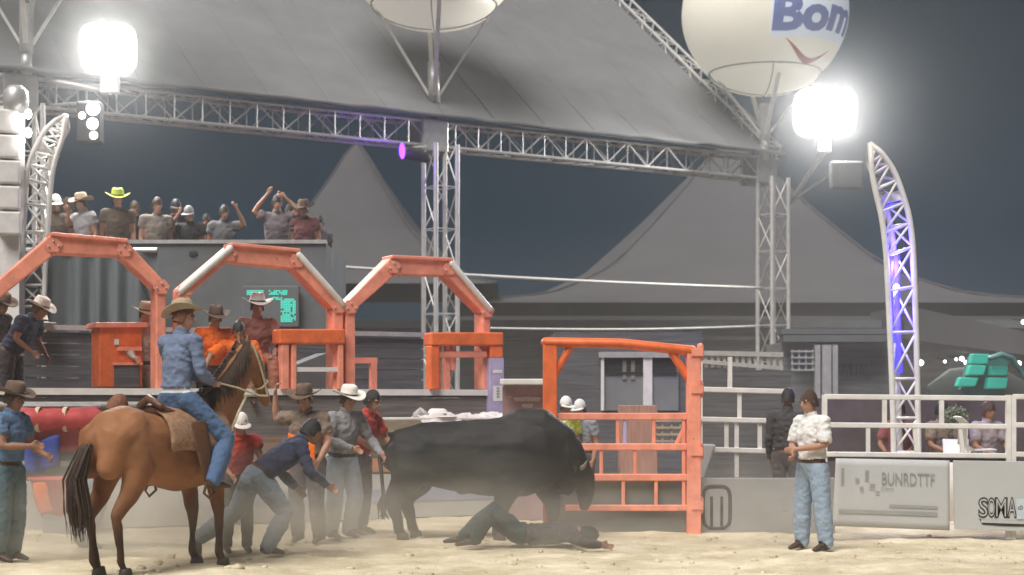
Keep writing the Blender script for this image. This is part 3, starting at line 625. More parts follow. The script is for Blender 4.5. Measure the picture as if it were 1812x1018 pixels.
def tree(x, y, h, r, label, seed):
    random.seed(seed); t = thing('tree', (x, y, 0), label, 'tree'); m = MB(); m.sweep([(x,y,-.1),(x+.1,y,h*.35),(x-.1,y,h*.7),(x,y,h*.92)], [.28,.2,.13,.04]); tips = []
    for k in range(9):
        a = random.uniform(0, 6.28); z = h * random.uniform(.35, .7); p = V((x + math.cos(a) * r * .75, y + math.sin(a) * r * .75, z + r * random.uniform(.2, .8))); m.sweep([(x, y, z), (V((x, y, z)) + p) / 2 + V((0,0,.2)), p], [.08,.05,.02], n=6); tips.append(p)
    m.build('trunk', mat('bark', (.08,.06,.045), .9, .3, 8), t, True); lv = MB()
    cl = [(V((x + random.gauss(0, r*.45), y + random.gauss(0, r*.45), h * .72 + random.gauss(0, h * .15))), random.uniform(.5, .95)) for _ in range(34)] + [(p, .7) for p in tips]
    for cc, cr in cl:
        for _ in range(190):
            d = V((random.gauss(0,1), random.gauss(0,1), random.gauss(0,1))).normalized() * cr * random.uniform(.4, 1.05); p = cc + d; s = random.uniform(.06, .14)
            q = V((random.gauss(0,1), random.gauss(0,1), random.gauss(0,1))).normalized(); k = q.orthogonal().normalized(); j = q.cross(k)
            lv.add([p - k * s, p + j * s * .45, p + k * s, p - j * s * .45], [(0,1,2,3)])
    lv.build('crown', mat('leaves', (.075,.09,.06), .7, .45, 3), t)
tree(GX(-70, 44), 44, 11.6, 2.0, 'leafy tree rising behind the left end of the canopy', 5)
random.seed(11)
# small distant lamps
for k, (px, py, Y, r, l) in enumerate(((1525,618,44.2,.07,'tiny white lamp left of the violet tower under the eaves'),(1629,642,44.2,.13,'white lamp half hidden by the right edge of the violet tower'),(1672,640,44.2,.06,'tiny flat lamp leftmost of the small row by the teal panels'),(1692,636,44.2,.06,'tiny lamp next to the middle of the small row'),(1710,642,44.2,.10,'bright lamp just left of the teal panels, lower of the two'),(1702,635,44.2,.10,'bright lamp just left of the teal panels, upper of the two'),(1803,643,41.5,.10,'lamp at the right frame edge behind the curved post'),(1811,570,41.5,.09,'lone white lamp high at the right frame edge'))):
    r *= .6; c = P(px, py, Y); t = thing('wall_lamp', c, l, 'lamp', 'small lamps under the far eaves'); m = MB(); m.lathe(c, [(0,-r),(r*.8,-r*.6),(r,0),(r*.8,r*.6),(0,r)], 10); m.build('bulb', M['small'], t, True)
    m = MB(); e_ = V((c.x, c.y + .9, c.z + .12)); m.tube(c + V((0,.02,r*.8)), e_, .02, 6); m.build('arm', M['black'], t)
# teal lit panels at right
t = thing('panel_stack', P(1740, 690, 30), 'teal green lit panels leaning together behind the right fence', 'panels')
for k, (x0, y0, x1, y1, sk) in enumerate(((1722,626,1752,644,-4),(1718,646,1746,664,-5),(1700,668,1732,684,-6),(1756,648,1784,664,-2),(1750,668,1784,688,-3))):
    m = MB(); m.prism([P(x0, y0, 30), P(x1, y0 + 1, 30), P(x1 + sk, y1, 30), P(x0 + sk, y1, 30)], .25, (0,1,0)); bevel(m.build('panel', M['teal'], t), .02)
m = MB(); m.prism([P(1718,630,30.3), P(1785,632,30.3), P(1780,690,30.3), P(1740,706,30.3), P(1700,690,30.3)], .2, (0,1,0)); m.build('backing', mat('dark_teal', (.015,.13,.11), .6, .2, 3), t)
m = MB(); m.sweep([P(1752,634,29.9), P(1772,628,29.9), P(1790,634,29.9), P(1802,650,29.9), P(1816,672,29.9), P(1822,720,29.9)], [(.05,.10),(.06,.13),(.06,.12),(.05,.08),(.05,.06),(.05,.05)]); m.build('arched_post', mat('dark_teal_post', (.05,.16,.16), .5, .2, 4), t, True)
m = MB(); m.box((GX(1742,30.4), 30.4, .85), (.9,.3,1.7)); m.build('plinth', M['dark'], t)
t = MB(); t.sweep([P(1655,705,31), P(1690,688,31), P(1730,684,31), P(1775,694,31), P(1812,705,31)], [(.3,.1),(.4,.22),(.4,.25),(.4,.2),(.3,.1)], n=14); t.box((GX(1735,31), 31, .8), (1.5,.5,1.6)); o = t.build('covered_heap', mat('dark_tarp', (.045,.055,.052), .8, .2, 2), None, True); tag(o, 'low dark tarpaulin heap under the teal panels', 'tarpaulin')
# ------------------------------------------------------------------ curved lattice towers
def tower(px, base_y, Y, label, mirror, lit, ch):
    t = thing('lattice_tower', (GX(px, Y), Y, 0), label, 'lattice tower', 'curved lattice towers'); mm = -1 if mirror else 1
    def pp(dx, py, dy): return V((GX(px, Y) + mm * dx / F * Y, Y + dy, CAMH + (711 - py) / F * Y))
    chords = []
    for pts, dy in ch:
        pl_ = []
        for (x0, y0), (x1, y1) in zip(pts, pts[1:]):
            for i in range(5): pl_.append((x0 + (x1 - x0) * i / 5, y0 + (y1 - y0) * i / 5))
        pl_.append(pts[-1])
        sm = pl_[:]
        for _ in range(4): sm = [sm[0]] + [((sm[i-1][0] + 2*sm[i][0] + sm[i+1][0]) / 4, (sm[i-1][1] + 2*sm[i][1] + sm[i+1][1]) / 4) for i in range(1, len(sm) - 1)] + [sm[-1]]
        ln = len(sm); chords.append([pp(x, y, dy * min(1, (ln - 1 - i) / 4)) for i, (x, y) in enumerate(sm)])
        m = MB(); m.poly([chords[-1][0] * 1.0 - V((0,0,chords[-1][0].z + .05))] + chords[-1], .042, 8); m.build('chord', M['white'], t, True)
    m = MB(); n = min(len(c) for c in chords)
    for i in range(0, n - 1):
        f = lambda c, i: c[min(len(c) - 1, round(i * (len(c) - 1) / (n - 1)))]
        for a, b in ((0, 1), (1, 2), (0, 2)):
            if i % 3 == 0: m.tube(f(chords[a], i), f(chords[b], i), .02, 6)
            if i % 3 == 1: m.tube(f(chords[a], i - 1), f(chords[b], i + 2 if i + 2 < n else n - 1), .018, 6)
    m.build('lattice', M['white'], t, True)
    m = MB()
    q0, q1, q2 = f(chords[0], int(n*.62)), f(chords[1], int(n*.62)), f(chords[2], int(n*.62)); m.bar(q0, q2, .06, .13); m.bar(q1, q2, .05, .13); m.build('collar_plate', M['white'], t)
    return t
CH = [(((-22,800),(-24,700),(-30,560),(-35,450),(-42,390),(-58,325),(-62,290),(-60,255)), -.12), (((22,800),(20,700),(17,560),(12,430),(4,375),(-20,305),(-42,275),(-60,255)), -.12), (((0,800),(-4,700),(-9,560),(-10,440),(-22,370),(-44,318),(-56,290),(-60,255)), .22)]
tw = tower(1600, 800, 22.5, 'curved white lattice tower lit violet, rising behind the right fence', False, True, CH)
c = P(1580, 517, 22.55); m = MB(); m.sweep([c + V((-.05,0,-.07)), c + V((.05,0,.07))], [.045,.045]); m.build('violet_lamp', M['ledw'], tw, True)
m = MB(); m.poly([V((GX(1600+dx,22.5), 22.5 + .17, CAMH + (711-py)/F*22.5)) for dx, py in ((-10,448),(-10.5,480),(-10,520),(-9,560),(-7,610),(-5,660))], .062, 10); m.build('led_strip', mat('violet_led_strip', (.2,.18,.9), .5, 0, emit=(.06,.045,1.0), estr=1.0), tw, True)
for dx in (-26, 14): m = MB(); m.poly([V((GX(1600+dx+d,22.5), 22.5 - .10, CAMH + (711-py)/F*22.5)) for d, py in ((-3,456),(0,520),(3,585))], .03, 8); m.build('led_strip', MATS['violet_led_strip'], tw, True)
for z, e in ((3.5, 150), (2.8, 40)):
    pl = bpy.data.lights.new('violet_glow', 'POINT'); pl.energy = e; pl.color = (.06,.035,1); pl.shadow_soft_size = .12; po = bpy.data.objects.new('violet_glow', pl); COL.objects.link(po); po.location = (GX(1586,22.5), 22.42, z)
CH2 = [tuple([tuple((x * .9, y if y < 300 else y) for x, y in [(dx, 205 + (py - 255) * .62) for dx, py in pts]), dy]) for pts, dy in CH]
tower(62, 560, 25.5, 'curved white lattice tower at the far left beside the stage column', True, False, CH2)
# line of white speakers at the far left
t = thing('speaker_tower', (GX(20,25), 25, 0), 'stacked white speakers with lit spots at the left frame edge', 'speaker tower')
m = MB(); m.bar((GX(22,25.2), 25.2, 0), P(22,190,25.2), .30, .30); m.build('mast', M['white'], t)
for k in range(5):
    y0 = 195 + k * 45; m = MB(); m.box(P(14 + k * 1.0, y0 + 22, 25.0), (.34 - .02 * (k % 2), .36, .36), R(14)); bevel(m.build('speaker_box', M['white'], t), .03)
m = MB(); m.lathe(P(28,175,25.0), [(.0,-.22),(.17,-.2),(.2,-.05),(.18,.12),(.1,.2),(0,.22)], 20); m.build('dome_light', M['steel'], t, True)
for px, py in ((33,210),(50,202),(50,235),(38,250)): m = MB(); m.disc(P(px, py, 24.75), (.1,-1,0), .055, 12, .08); m.build('spot_lens', M['small'], t)
# ------------------------------------------------------------------ bucking chutes
def CY(px): return (-6.39 - 40.67) / ((px - 906.0) / F - 2.0333)
U = V((.897, .441, 0)); N = V((.441, -.897, 0))
def C(px, py, off=0.0):                       # point on the chute front, off = metres behind it
    p = P(px, py, CY(px)); return p - N * off
def zy(py, Y): return CAMH + (711 - py) / F * Y
plat = thing('chute_platform', C(420, 711), 'raised timber platform along the bucking chutes with a white edge', 'platform')
DZ = 1.76
def L(px, off, z): p = C(px, 711, off); return V((p.x, p.y, z))
m = MB(); m.prism([L(-60,.05,DZ-.10), L(884,.05,DZ-.10), L(884,2.9,DZ-.10), L(-60,2.9,DZ-.10)], .10, (0,0,1)); m.build('deck', M['plank'], plat)
m = MB(); m.bar(L(-60,-.01,DZ-.03), L(884,-.01,DZ-.03), .06, .085); m.build('edge_strip', M['white'], plat)
m = MB(); m.bar(L(-60,.03,.82), L(884,.03,.82), .05, 1.66); m.build('front_boards', mat('brown_grey_boards',(.19,.165,.15),.8,.4,3,.2,30,stretch=(.5,.5,9)), plat)
for k in range(5): m = MB(); m.bar(L(-60,2.8,DZ+.10+.165*k), L(884,2.8,DZ+.10+.165*k), .04, .15); m.build('back_plank', M['plank'], plat)
m = MB(); m.bar(L(-60,2.75,DZ+.90), L(884,2.75,DZ+.90), .09, .07); m.build('hand_rail', M['steel'], plat)
for py in (716, 752, 788, 820): m = MB(); m.tube(L(-60,-.06,zy(py,20.3)), L(372,-.06,zy(py,20.3)), .035); m.build('front_rail', M['steel'], plat)
m = MB(); m.prism([L(560,1.4,DZ+.02), L(640,1.4,DZ+.02), L(640,1.4,DZ+.55), L(560,1.4,DZ+.3)], .5, -N); m.build('tool_box', M['wall'], plat)
def arch(O, I, label, white, hue):
    c = C((O[0][0] + O[-1][0]) / 2, 711); t = thing('chute_arch', (c.x, c.y, DZ), label, 'chute arch', 'orange arches over the bucking chutes')
    nm = ['post', 'brace', 'top_beam', 'brace', 'post']
    for i in range(5):
        q = [C(*O[i]), C(*O[i+1]), C(*I[i+1]), C(*I[i])]
        m = MB(); m.prism([p + N * (.002 * (i % 2)) for p in q], .32 + .004 * (i % 2), -N); bevel(m.build(nm[i], M[hue], t), .02, 3)
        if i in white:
            a, b = q[0].lerp(q[3], .2), q[1].lerp(q[2], .2); m = MB(); m.sweep([a + N * .02, b + N * .02], [.045, .045]); m.build('brace_highlight', M['white'], t, True)  # white pipe added as the brace's brightly lit top edge
        if i == 2:
            m = MB(); a, b = q[0], q[1]; m.bar(a + V((0,0,.01)) - N*.15, b + V((0,0,.01)) - N*.15, .40, .05); bevel(m.build('cap_plate', M[hue], t), .012)
    for i in (1, 2, 3, 4):
        p = C(*O[i]).lerp(C(*I[i]), .5) + N * .012; m = MB(); m.prism([p + U*x + V((0,0,z)) for x, z in ((-.11,-.02),(-.05,-.10),(.07,-.09),(.11,.01),(.04,.09),(-.07,.08))], .012, N); m.build('gusset_plate', M[hue], t)
        m = MB()
        for x, z in ((-.06,-.03),(.06,-.02),(.0,.04)): m.sweep([p + U*x + V((0,0,z)) + N*.008, p + U*x + V((0,0,z)) + N*.026], [.016,.014], n=6)
        m.build('bolt', M['steel'], t)
    return t
arch([(-34,690),(-34,522),(90,416),(226,428),(294,502),(294,690)], [(-8,690),(-8,534),(98,449),(214,454),(276,512),(276,690)], 'faded orange chute arch at the left, half behind the crowd', (), 'salmon')
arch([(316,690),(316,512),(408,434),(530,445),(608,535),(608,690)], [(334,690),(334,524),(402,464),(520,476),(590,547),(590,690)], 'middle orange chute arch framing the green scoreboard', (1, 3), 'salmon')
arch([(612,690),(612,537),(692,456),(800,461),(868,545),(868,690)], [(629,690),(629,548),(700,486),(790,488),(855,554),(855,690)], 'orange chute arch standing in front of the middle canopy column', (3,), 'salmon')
# orange chute frames under the arches
def rect(mb, x0, y0, x1, y1, off, th, col=None): mb.prism([C(x0,y0,off), C(x1,y0,off), C(x1,y1,off), C(x0,y1,off)], th, -N)
t = thing('storage_cabinet', C(228,690), 'orange chute cabinet left of the rider with a pale top board', 'gate', 'orange frames beside the chutes')
m = MB(); rect(m,190,574,268,686,.5,.5); bevel(m.build('cabinet', M['orange'], t), .02)
m = MB(); rect(m,182,568,276,577,.44,.62); bevel(m.build('top_board', M['salmon'], t), .01)
m = MB(); rect(m,222,612,266,619,.46,.05); rect(m,214,640,268,645,.46,.05); m.build('shelf_edge', M['salmon'], t)
m = MB(); rect(m,217,646,262,684,.48,.04); m.build('door', M['plank'], t)
m = MB(); rect(m,217,598,225,608,.47,.04); m.build('latch', M['white'], t)
t = thing('portal_gate', C(550,690), 'orange portal frame under the right side of the middle arch', 'gate', 'orange frames beside the chutes')
m = MB(); rect(m,490,583,606,609,-.12,.34); bevel(m.build('top_beam', M['orange'], t), .02)
for x0, x1 in ((494,508),(512,521),(594,604)): m = MB(); rect(m,x0,609,x1,690,-.10,.16); bevel(m.build('post', M['salmon'], t), .015)
m = MB(); a, b = C(521,654,-.05), C(594,654,-.05); m.bar(a, b, .05, .06); m.build('rail', M['white'], t)
t = thing('portal_gate', C(820,690), 'bright orange gate frame right of the middle canopy column', 'gate', 'orange frames beside the chutes')
m = MB(); rect(m,757,589,884,612,-.14,.3); bevel(m.build('top_beam', M['orange'], t), .02)
for x0, x1, y1 in ((757,772,690),(862,884,634)): m = MB(); rect(m,x0,612,x1,y1,-.12,.2); bevel(m.build('post', M['orange'], t), .015)
m = MB(); rect(m,772,622,858,633,-.08,.1); bevel(m.build('rail', M['salmon'], t), .012)
for x0, x1 in ((774,781),(787,795),(800,806)): m = MB(); rect(m,x0,612,x1,690 if x0 < 800 else 655,-.03,.08); m.build('slat', M['salmon'], t)
m = MB(); rect(m,861,634,885,740,-.12,.2); o = m.build('lower_post', M['lilac'], t); o['label'] = 'lilac lower post with a white sticker'
m = MB(); rect(m,866,683,883,710,-.125,.003); o = m.build('sticker', M['white'], t)
m = MB(); rect(m,866,655,882,661,-.125,.003); o = m.build('sticker', M['white'], t)
m = MB(); [rect(m,872,y,877,y+3,-.128,.002) for y in (686,691,696,701)]; m.build('sticker_print', M['greyink'], t)
t = thing('portal_gate', C(700,690,2.0), 'dull salmon rail frame deep inside the chute by the middle column', 'gate', 'orange frames beside the chutes')
m = MB(); rect(m,664,627,756,638,1.9,.1); m.build('top_beam', M['salmon'], t)
for x in (664, 744): m = MB(); rect(m,x,638,x+11,690,1.9,.1); m.build('post', M['salmon'], t)
m = MB(); rect(m,675,640,690,662,1.95,.05); m.build('infill_panel', M['salmon'], t)
# lower chute front
t = thing('barrier_wall', C(600,930), 'low chute front with a white base board, orange beam and pale ledge', 'barrier')
z0, z1 = .02, .62
m = MB(); m.bar(L(-60,-.42,.32), L(905,-.42,.32), .05, .60); m.build('base_board', M['board'], t)
m = MB(); m.bar(L(300,-.452,.33), L(905,-.452,.33), .01, .17); m.build('blue_stripe', mat('blue_grey_stripe', (.30,.34,.46), .6, .1, 4), t)
m = MB(); m.bar(L(200,-.42,.74), L(905,-.42,.74), .09, .18); bevel(m.build('orange_beam', mat('brown_orange_beam', (.42,.17,.09), .6, .2, 4), t), .01)
m = MB(); m.bar(L(300,-.36,1.0), L(905,-.36,1.0), .05, .30); m.build('brown_plank', mat('brown_board', (.20,.13,.10), .8, .35, 4, stretch=(.5,.5,6)), t)
m = MB(); m.bar(L(560,-.42,1.27), L(960,-.42,1.27), .10, .16); bevel(m.build('ledge', mat('weathered_white_board', (.55,.54,.50), .75, .22, 6, .2, 20), t), .01)
m = MB(); m.bar(L(640,-.44,1.368), L(960,-.44,1.368), .34, .035); bevel(m.build('ledge_top', M['white'], t), .01)
m = MB(); m.bar(L(660,-.40,1.15), L(706,-.40,1.15), .03, .06); m.build('green_trim', mat('green_trim', (.03,.07,.035), .8, .3, 20), t)
# crumpled cloth on the ledge
def crump(u, v):
    p = L(715 + 215 * u, -.70 + .42 * v, 1.41); q = V((u * 9, v * 4, 1)); return p + V((0,0, .05 * noise.noise(q) + .05 * noise.noise(q * 2.3) - (.16 + .10 * noise.noise(V((u*6,0,7)))) * max(0, .35 - v) / .35))
m = MB(); m.grid(70, 16, crump); o = m.build('crumpled_sheet', mat('crumpled_cloth', (.66,.60,.60), .85, .12, 10, .3, 30), None, True); o.modifiers.new('th','SOLIDIFY').thickness = .012; tag(o, 'crumpled white sheet draped along the ledge behind the bull', 'sheet')
c = L(752, -.45, 1.39); t = thing('straw_hat', c, 'cream hat lying on the ledge behind the bull', 'hat'); m = MB(); m.lathe(c, [(0,.10),(.06,.115),(.085,.09),(.1,.012),(.17,.006),(.18,.0),(.1,.0)], 24, 1.5, 1); m.build('brim_and_crown', M['strawhat'], t, True); m = MB(); m.lathe(c + V((0,0,.02)), [(.1,0),(.103,.004),(.096,.03)], 24, 1.5, 1); m.build('band', M['greyink'], t, True)
c = L(722, -.45, 1.385); m = MB(); m.sweep([c + V((-.06,0,.03)), c + V((0,0,.08)), c + V((.07,0,.04))], [(.05,.05),(.06,.075),(.04,.04)]); o = m.build('glove', mat('grey_glove', (.40,.38,.37), .9, .3, 20), None, True); tag(o, 'crumpled grey glove beside the cream hat on the ledge', 'glove')
# mauve banner
t = thing('banner_stand', (GX(926,21.6), 21.6, 0), 'mauve banner with faded white marks beside the orange gate', 'banner')
m = MB(); m.prism([P(889,684,21.6), P(966,684,21.6), P(966,920,21.6), P(889,920,21.6)], .06, (0,1,0)); m.build('banner_panel', M['mauve'], t)
m = MB(); m.box(P(926,676,21.5), (.62,.42,.075)); bevel(m.build('top_shelf', M['white'], t), .012)
m = MB()
for x0,y0,x1,y1 in ((908,702,958,711),(898,701,906,706),(922,714,944,722)): m.prism([P(x0,y0+2,21.595), P((x0+x1)/2,y0,21.595), P(x1,y0+1,21.595), P(x1-3,y1,21.595), P(x0+4,y1-1,21.595)], .003, (0,-1,0))
m.build('banner_mark', mat('faded_white_print', (.50,.40,.42), .8, .15, 12), t)
# ------------------------------------------------------------------ left side pads
t = thing('padded_bumper', L(95,-.3,1.2), 'long red padded roll on the chute front behind the left person', 'bumper'); m = MB()
m.sweep([L(40+12*i,-.26,zy(742,20.3)+.012*math.sin(i*1.9)) for i in range(11)], [(.13,.145)]*11, n=14); m.build('padding', M['redpad'], t, True)
for px in (62,110): m = MB(); ro=[L(px,-.26,zy(742,20.3))+V((0,.138*math.cos(R(a)),.152*math.sin(R(a)))) for a in range(0,361,24)]; m.sweep(ro,[(.03,.008)]*len(ro),side=(1,0,0),n=6,cap=False); m.build('strap', mat('cream_strap',(.6,.48,.34),.8,.2,12), t, True)
t = thing('red_banner', L(100,-.14,.8), 'wide dull red banner hanging under the red roll at the far left', 'banner'); m = MB(); m.grid(20, 6, lambda u, v: L(30+140*u,-.16-.02*math.sin(u*11),zy(720+78*v+3*math.sin(u*4),20.3))); o = m.build('fabric', mat('dull_red_cloth',(.40,.11,.115),.9,.25,3,.3,20), t, True); o.modifiers.new('th','SOLIDIFY').thickness=.01
m = MB(); m.tube(L(26,-.12,zy(719,20.3)), L(174,-.12,zy(719,20.3)), .02); m.build('rod', M['steel'], t)
t = thing('red_tub', L(92,-.5,.1), 'red plastic tub with an orange side by the left person', 'tub'); c = L(92,-.75,.0); m = MB(); m.lathe(c, [(0,.20),(.24,.20),(.36,.64),(.39,.65),(.39,.68),(.35,.68),(.23,.24),(0,.24)], 28, 1.1, .7); m.build('tub', M['redpad'], t, True)
m = MB(); m.box(c + V((0,0,.12)), (.4,.34,.24)); m.build('stand', M['dark'], t); m = MB(); m.sweep([c+V((-.22,-.22,.62)), c+V((-.2,-.22,.44)), c+V((-.16,-.17,.28))], [(.09,.012)]*3, side=(1,0,0)); m.build('orange_patch', M['orange'], t, True)
t = MB(); t.grid(14, 8, lambda u, v: L(36+60*u,-.34-.03*math.sin(u*9),zy(775+55*v+6*math.sin(u*5),20.2))); o = t.build('blue_cloth', mat('royal_blue_cloth',(.04,.07,.30),.9,.2,6,.3,30), None, True); o.modifiers.new('th','SOLIDIFY').thickness=.012; tag(o, 'royal blue cloth hung over the pipe rails below the red roll', 'cloth')
# ------------------------------------------------------------------ crowd stand
st = thing('crowd_stand', (GX(300,27), 27, 0), 'dark grey raised stand behind the chutes, packed with spectators', 'stand'); SY = 26.4; TZ = zy(432, SY); x0, x1 = GX(-60,SY), GX(578,SY)
m = MB(); m.box(((x0+x1)/2, SY, TZ/2), (x1-x0,.12,TZ)); m.build('front_wall', M['wall'], st)
m = MB(); m.box((x1-.06, SY+1.56, TZ/2), (.12,3.0,TZ)); m.build('side_wall', M['wall'], st)
m = MB(); m.box(((x0+x1)/2-.1, SY+1.6, 3.25), (x1-x0-.25,2.9,.12)); m.build('floor_deck', M['plank'], st)
m = MB(); m.box(((x0+x1)/2, SY, TZ+.03), (x1-x0,.2,.06)); m.build('top_rail', M['steel'], st)
m = MB(); m.lathe((0,0,0), [(0,.02),(.06,.015),(.075,0)], 12); p0 = P(342,449,SY-.07); m.v = [tuple(p0+V((x,-z,y*.7))) for x,y,z in m.v]; m.build('vent_cap', M['black'], st)
t = thing('curtain', (GX(190,25.6), 25.6, 0), 'grey pleated curtain hanging behind the left arch', 'curtain')
def cur(u, v): return V((GX(-20+298*u,25.6), 25.6 + .10*math.sin(u*46+1.4*math.sin(u*9)+v*.5)*(.5+.5*v), zy(445,25.6) - v*(zy(445,25.6)-1.5)))
m = MB(); m.grid(150, 10, cur); m.build('drape', mat('curtain_cloth', (.14,.16,.17), .9, .14, 2, .15, 30, stretch=(3,3,.4)), t, True)
m = MB(); m.tube(P(-20,443,25.6), P(278,443,25.6), .04); m.build('rod', M['steel'], t)
m = MB(); m.tube(P(236,460,25.2), P(268,545,25.2), .03); o = m.build('leaning_pole', M['black'], None); tag(o, 'thin black pole leaning against the curtain', 'pole')
t = thing('scoreboard', P(480,545,26.2), 'small scoreboard glowing green on the dark stand wall', 'scoreboard')
m = MB(); m.box(P(480,543,26.22), (.92,.10,.68)); bevel(m.build('casing', M['wall'], t), .02)
m = MB(); random.seed(3)
for px in range(438, 523, 3):
    for py in range(515, 572, 3):
        lit = (py < 524 and (px < 466 or px > 476) and px < 508) or (446 < px < 462 and py < 534) or (px > 496 and 528 < py < 570) or (478 < px < 500 and 524 < py < 532)
        if lit and random.random() < .86: c = P(px, py, 26.16); s = .011; m.add([c+V((-s,0,-s)), c+V((s,0,-s)), c+V((s,0,s)), c+V((-s,0,s))], [(0,1,2,3)])
m.build('led_digits', M['led'], t); random.seed(21)
# ------------------------------------------------------------------ orange gate
GY = 19.5
t = thing('arena_gate', (GX(1100,GY), GY, 0), 'tall orange steel gate with rails, standing right of the bull', 'gate')
def gb(name, a, b, w_, h_, mt, y=0.0, up=(0,0,1)): m = MB(); m.bar(P(a[0],a[1],GY)+V((0,y,0)), P(b[0],b[1],GY)+V((0,y,0)), w_, h_, up); return bevel(m.build(name, mt, t), .012)
X = (1,0,0)
gb('post', (973,604), (973,950), .16, .17, M['orange'], 0, X); gb('post', (1227,618), (1227,950), .17, .17, M['salmon'], .004, X)
m = MB(); m.sweep([P(966,606,GY), P(1098,608,GY), P(1225,621,GY)], [(.10,.062),(.10,.062),(.10,.062)], side=(0,1,0), n=12); m.build('top_beam', M['orange'], t, True)
m = MB(); m.sweep([P(1009,614,GY), P(981,664,GY)], [.045,.045]); m.build('corner_brace', M['orange'], t, True)
m = MB(); m.sweep([P(1190,626,GY), P(1219,672,GY)], [.05,.05]); m.build('corner_brace', M['orange'], t, True)
gb('knee_brace', (980,738), (1036,842), .06, .06, M['salmon'], .05); gb('knee_brace', (1222,735), (1196,790), .05, .05, M['salmon'], .05)
for py, hh in ((737,.085),(791,.085),(845,.085),(899,.075)): gb('rail', (980 if py < 800 else 1000,py), (1218,py), .07, hh, M['salmon'], .01)
for px, a, b in ((1093,741,787),(1106,741,787),(1157,741,787),(1064,795,841),(1124,795,841),(1026,850,895),(1103,850,895),(1161,850,895),(1210,741,895)): gb('slat', (px,a), (px,b), .045, .045, M['salmon'] if px != 1106 else M['lilac'], .012, X)
m = MB(); m.box(P(1105,920,GY)+V((0,.07,0)), (1.62,.03,.30)); m.build('kick_plate', M['sheet'], t); m = MB(); m.box(P(1110,871,GY)+V((0,.09,0)), (1.55,.02,.32)); m.build('infill_panel', M['sheet'], t)
for z in (.35, 1.0, 1.75, 2.2): m = MB(); m.sweep([P(1239,711,GY)+V((.0,-.02,z-CAMH-.07)), P(1239,711,GY)+V((.0,-.02,z-CAMH+.07))], [.04,.04]); m.box(P(1232,711,GY)+V((0,-.09,z-CAMH)), (.14,.02,.10)); m.build('hinge', M['salmon'], t)
m = MB(); m.box(P(975,752,GY)+V((0,-.10,0)), (.12,.03,.2)); m.sweep([P(966,748,GY)+V((0,-.13,0)), P(1000,748,GY)+V((0,-.13,0))], [.02,.02]); m.build('latch', M['steel'], t)
# booth seen through the gate
t = thing('judges_booth', (GX(1110,25.2), 25.2, 0), 'grey booth with pale window posts seen through the orange gate', 'booth')
m = MB(); m.box((GX(1110,25.6), 26.2, 1.35), (2.35,1.6,2.7)); m.build('wall', M['plank'], t)
m = MB(); m.box(P(1132,676,25.36)+V((0,0,0)), (1.22,.03,.90)); m.build('window_panel', mat('window_grey_glass', (.19,.20,.20), .45, .12, 2, spec=.3), t)
for px, w_ in ((1066,.05),(1146,.14)): m = MB(); m.box(P(px,675,25.32), (w_,.06,.92)); m.build('window_post', M['white'], t)
m = MB(); m.box(P(1130,628,25.30), (1.25,.08,.09)); m.build('window_lintel', M['steel'], t); m = MB(); m.box(P(1132,660,25.33), (1.18,.04,.03)); m.build('sill', M['black'], t)
m = MB(); m.box(P(1132,643,25.345), (1.15,.012,.26)); m.build('upper_pane', M['black'], t)
for px in (1105,1120): m = MB(); m.box(P(px,655,25.34), (.06,.03,.3)); m.build('hung_paper', mat('yellow_paper',(.22,.20,.15),.8,.1,9), t)
t = thing('crate', (GX(1130,22.4), 22.4, 0), 'salmon slatted crate standing behind the orange gate', 'crate'); m = MB(); m.box(P(1128,800,22.4), (.52,.4,1.3)); bevel(m.build('box', mat('salmon_wood',(.36,.20,.16),.7,.25,5,stretch=(6,6,.5)), t), .01)
m = MB(); [m.box(P(1188,745+12*k,22.2), (.46,.04,.03)) for k in range(5)]; [m.box(P(1172+16*k,768,22.22), (.03,.03,.42)) for k in range(3)]; m.build('wire_rack', mat('tan_wire',(.38,.30,.22),.6,.2,8), t)
# ------------------------------------------------------------------ white pipe fence right of the gate
t = thing('pipe_fence', (GX(1310,20.4), 20.4, 0), 'white pipe fence between the orange gate and the man in the pale shirt', 'fence')
FY = 20.4
for i, (a, b) in enumerate((((1237,689),(1388,693)),((1237,742),(1372,745)),((1237,795),(1382,799)))): m = MB(); m.bar(P(*a,FY), P(*b,FY), .05, .065); bevel(m.build('rail', M['white'], t), .01)
for px, a, b in ((1292,632,690),(1309,692,743),(1286,745,797),(1345,745,797),(1304,745,845),(1380,799,835),(1240,640,900)): m = MB(); m.bar(P(px,a,FY)+V((0,.03,0)), P(px,b,FY)+V((0,.03,0)), .045 if px != 1292 else .085, .05, X); m.build('post', M['white'], t)
m = MB(); m.bar(P(1242,640,FY+.2), P(1385,652,FY+.2), .08, .05); m.bar(P(1242,625,FY+.2), P(1385,628,FY+.2), .10, .06)
for k in range(13): px = 1248 + k * 11; m.bar(P(px,628,FY+.2), P(px+2,650+k*.3,FY+.2), .04, .04, X)
m.build('catwalk_truss', M['steel'], t)
m = MB(); m.prism([P(1238,655,22.0), P(1400,655,22.0), P(1400,930,22.0), P(1238,930,22.0)], .1, (0,1,0)); o = m.build('dark_backboard', M['plank'], None); tag(o, 'dark plank wall behind the white pipe fence', 'wall')
m = MB(); m.prism([P(1240,786,20.2), P(1268,787,20.2), P(1262,800,20.2), P(1248,845,20.2), P(1240,850,20.2)], .3, (0,1,0)); o = bevel(m.build('feed_trough', M['board'], None), .02); tag(o, 'pale bent metal chute lip against the orange gate post', 'metal lip')
t = thing('arena_board', (GX(1350,19.55), 19.55, 0), 'smooth grey arena board with a rounded black emblem by the gate', 'arena board')
m = MB(); m.prism([P(1236,846,19.55), P(1478,846,19.55), P(1478,946,19.55), P(1236,946,19.55)], .06, (0,1,0)); bevel(m.build('panel', mat('smooth_grey_board',(.27,.27,.268),.6,.06,1), t), .01)
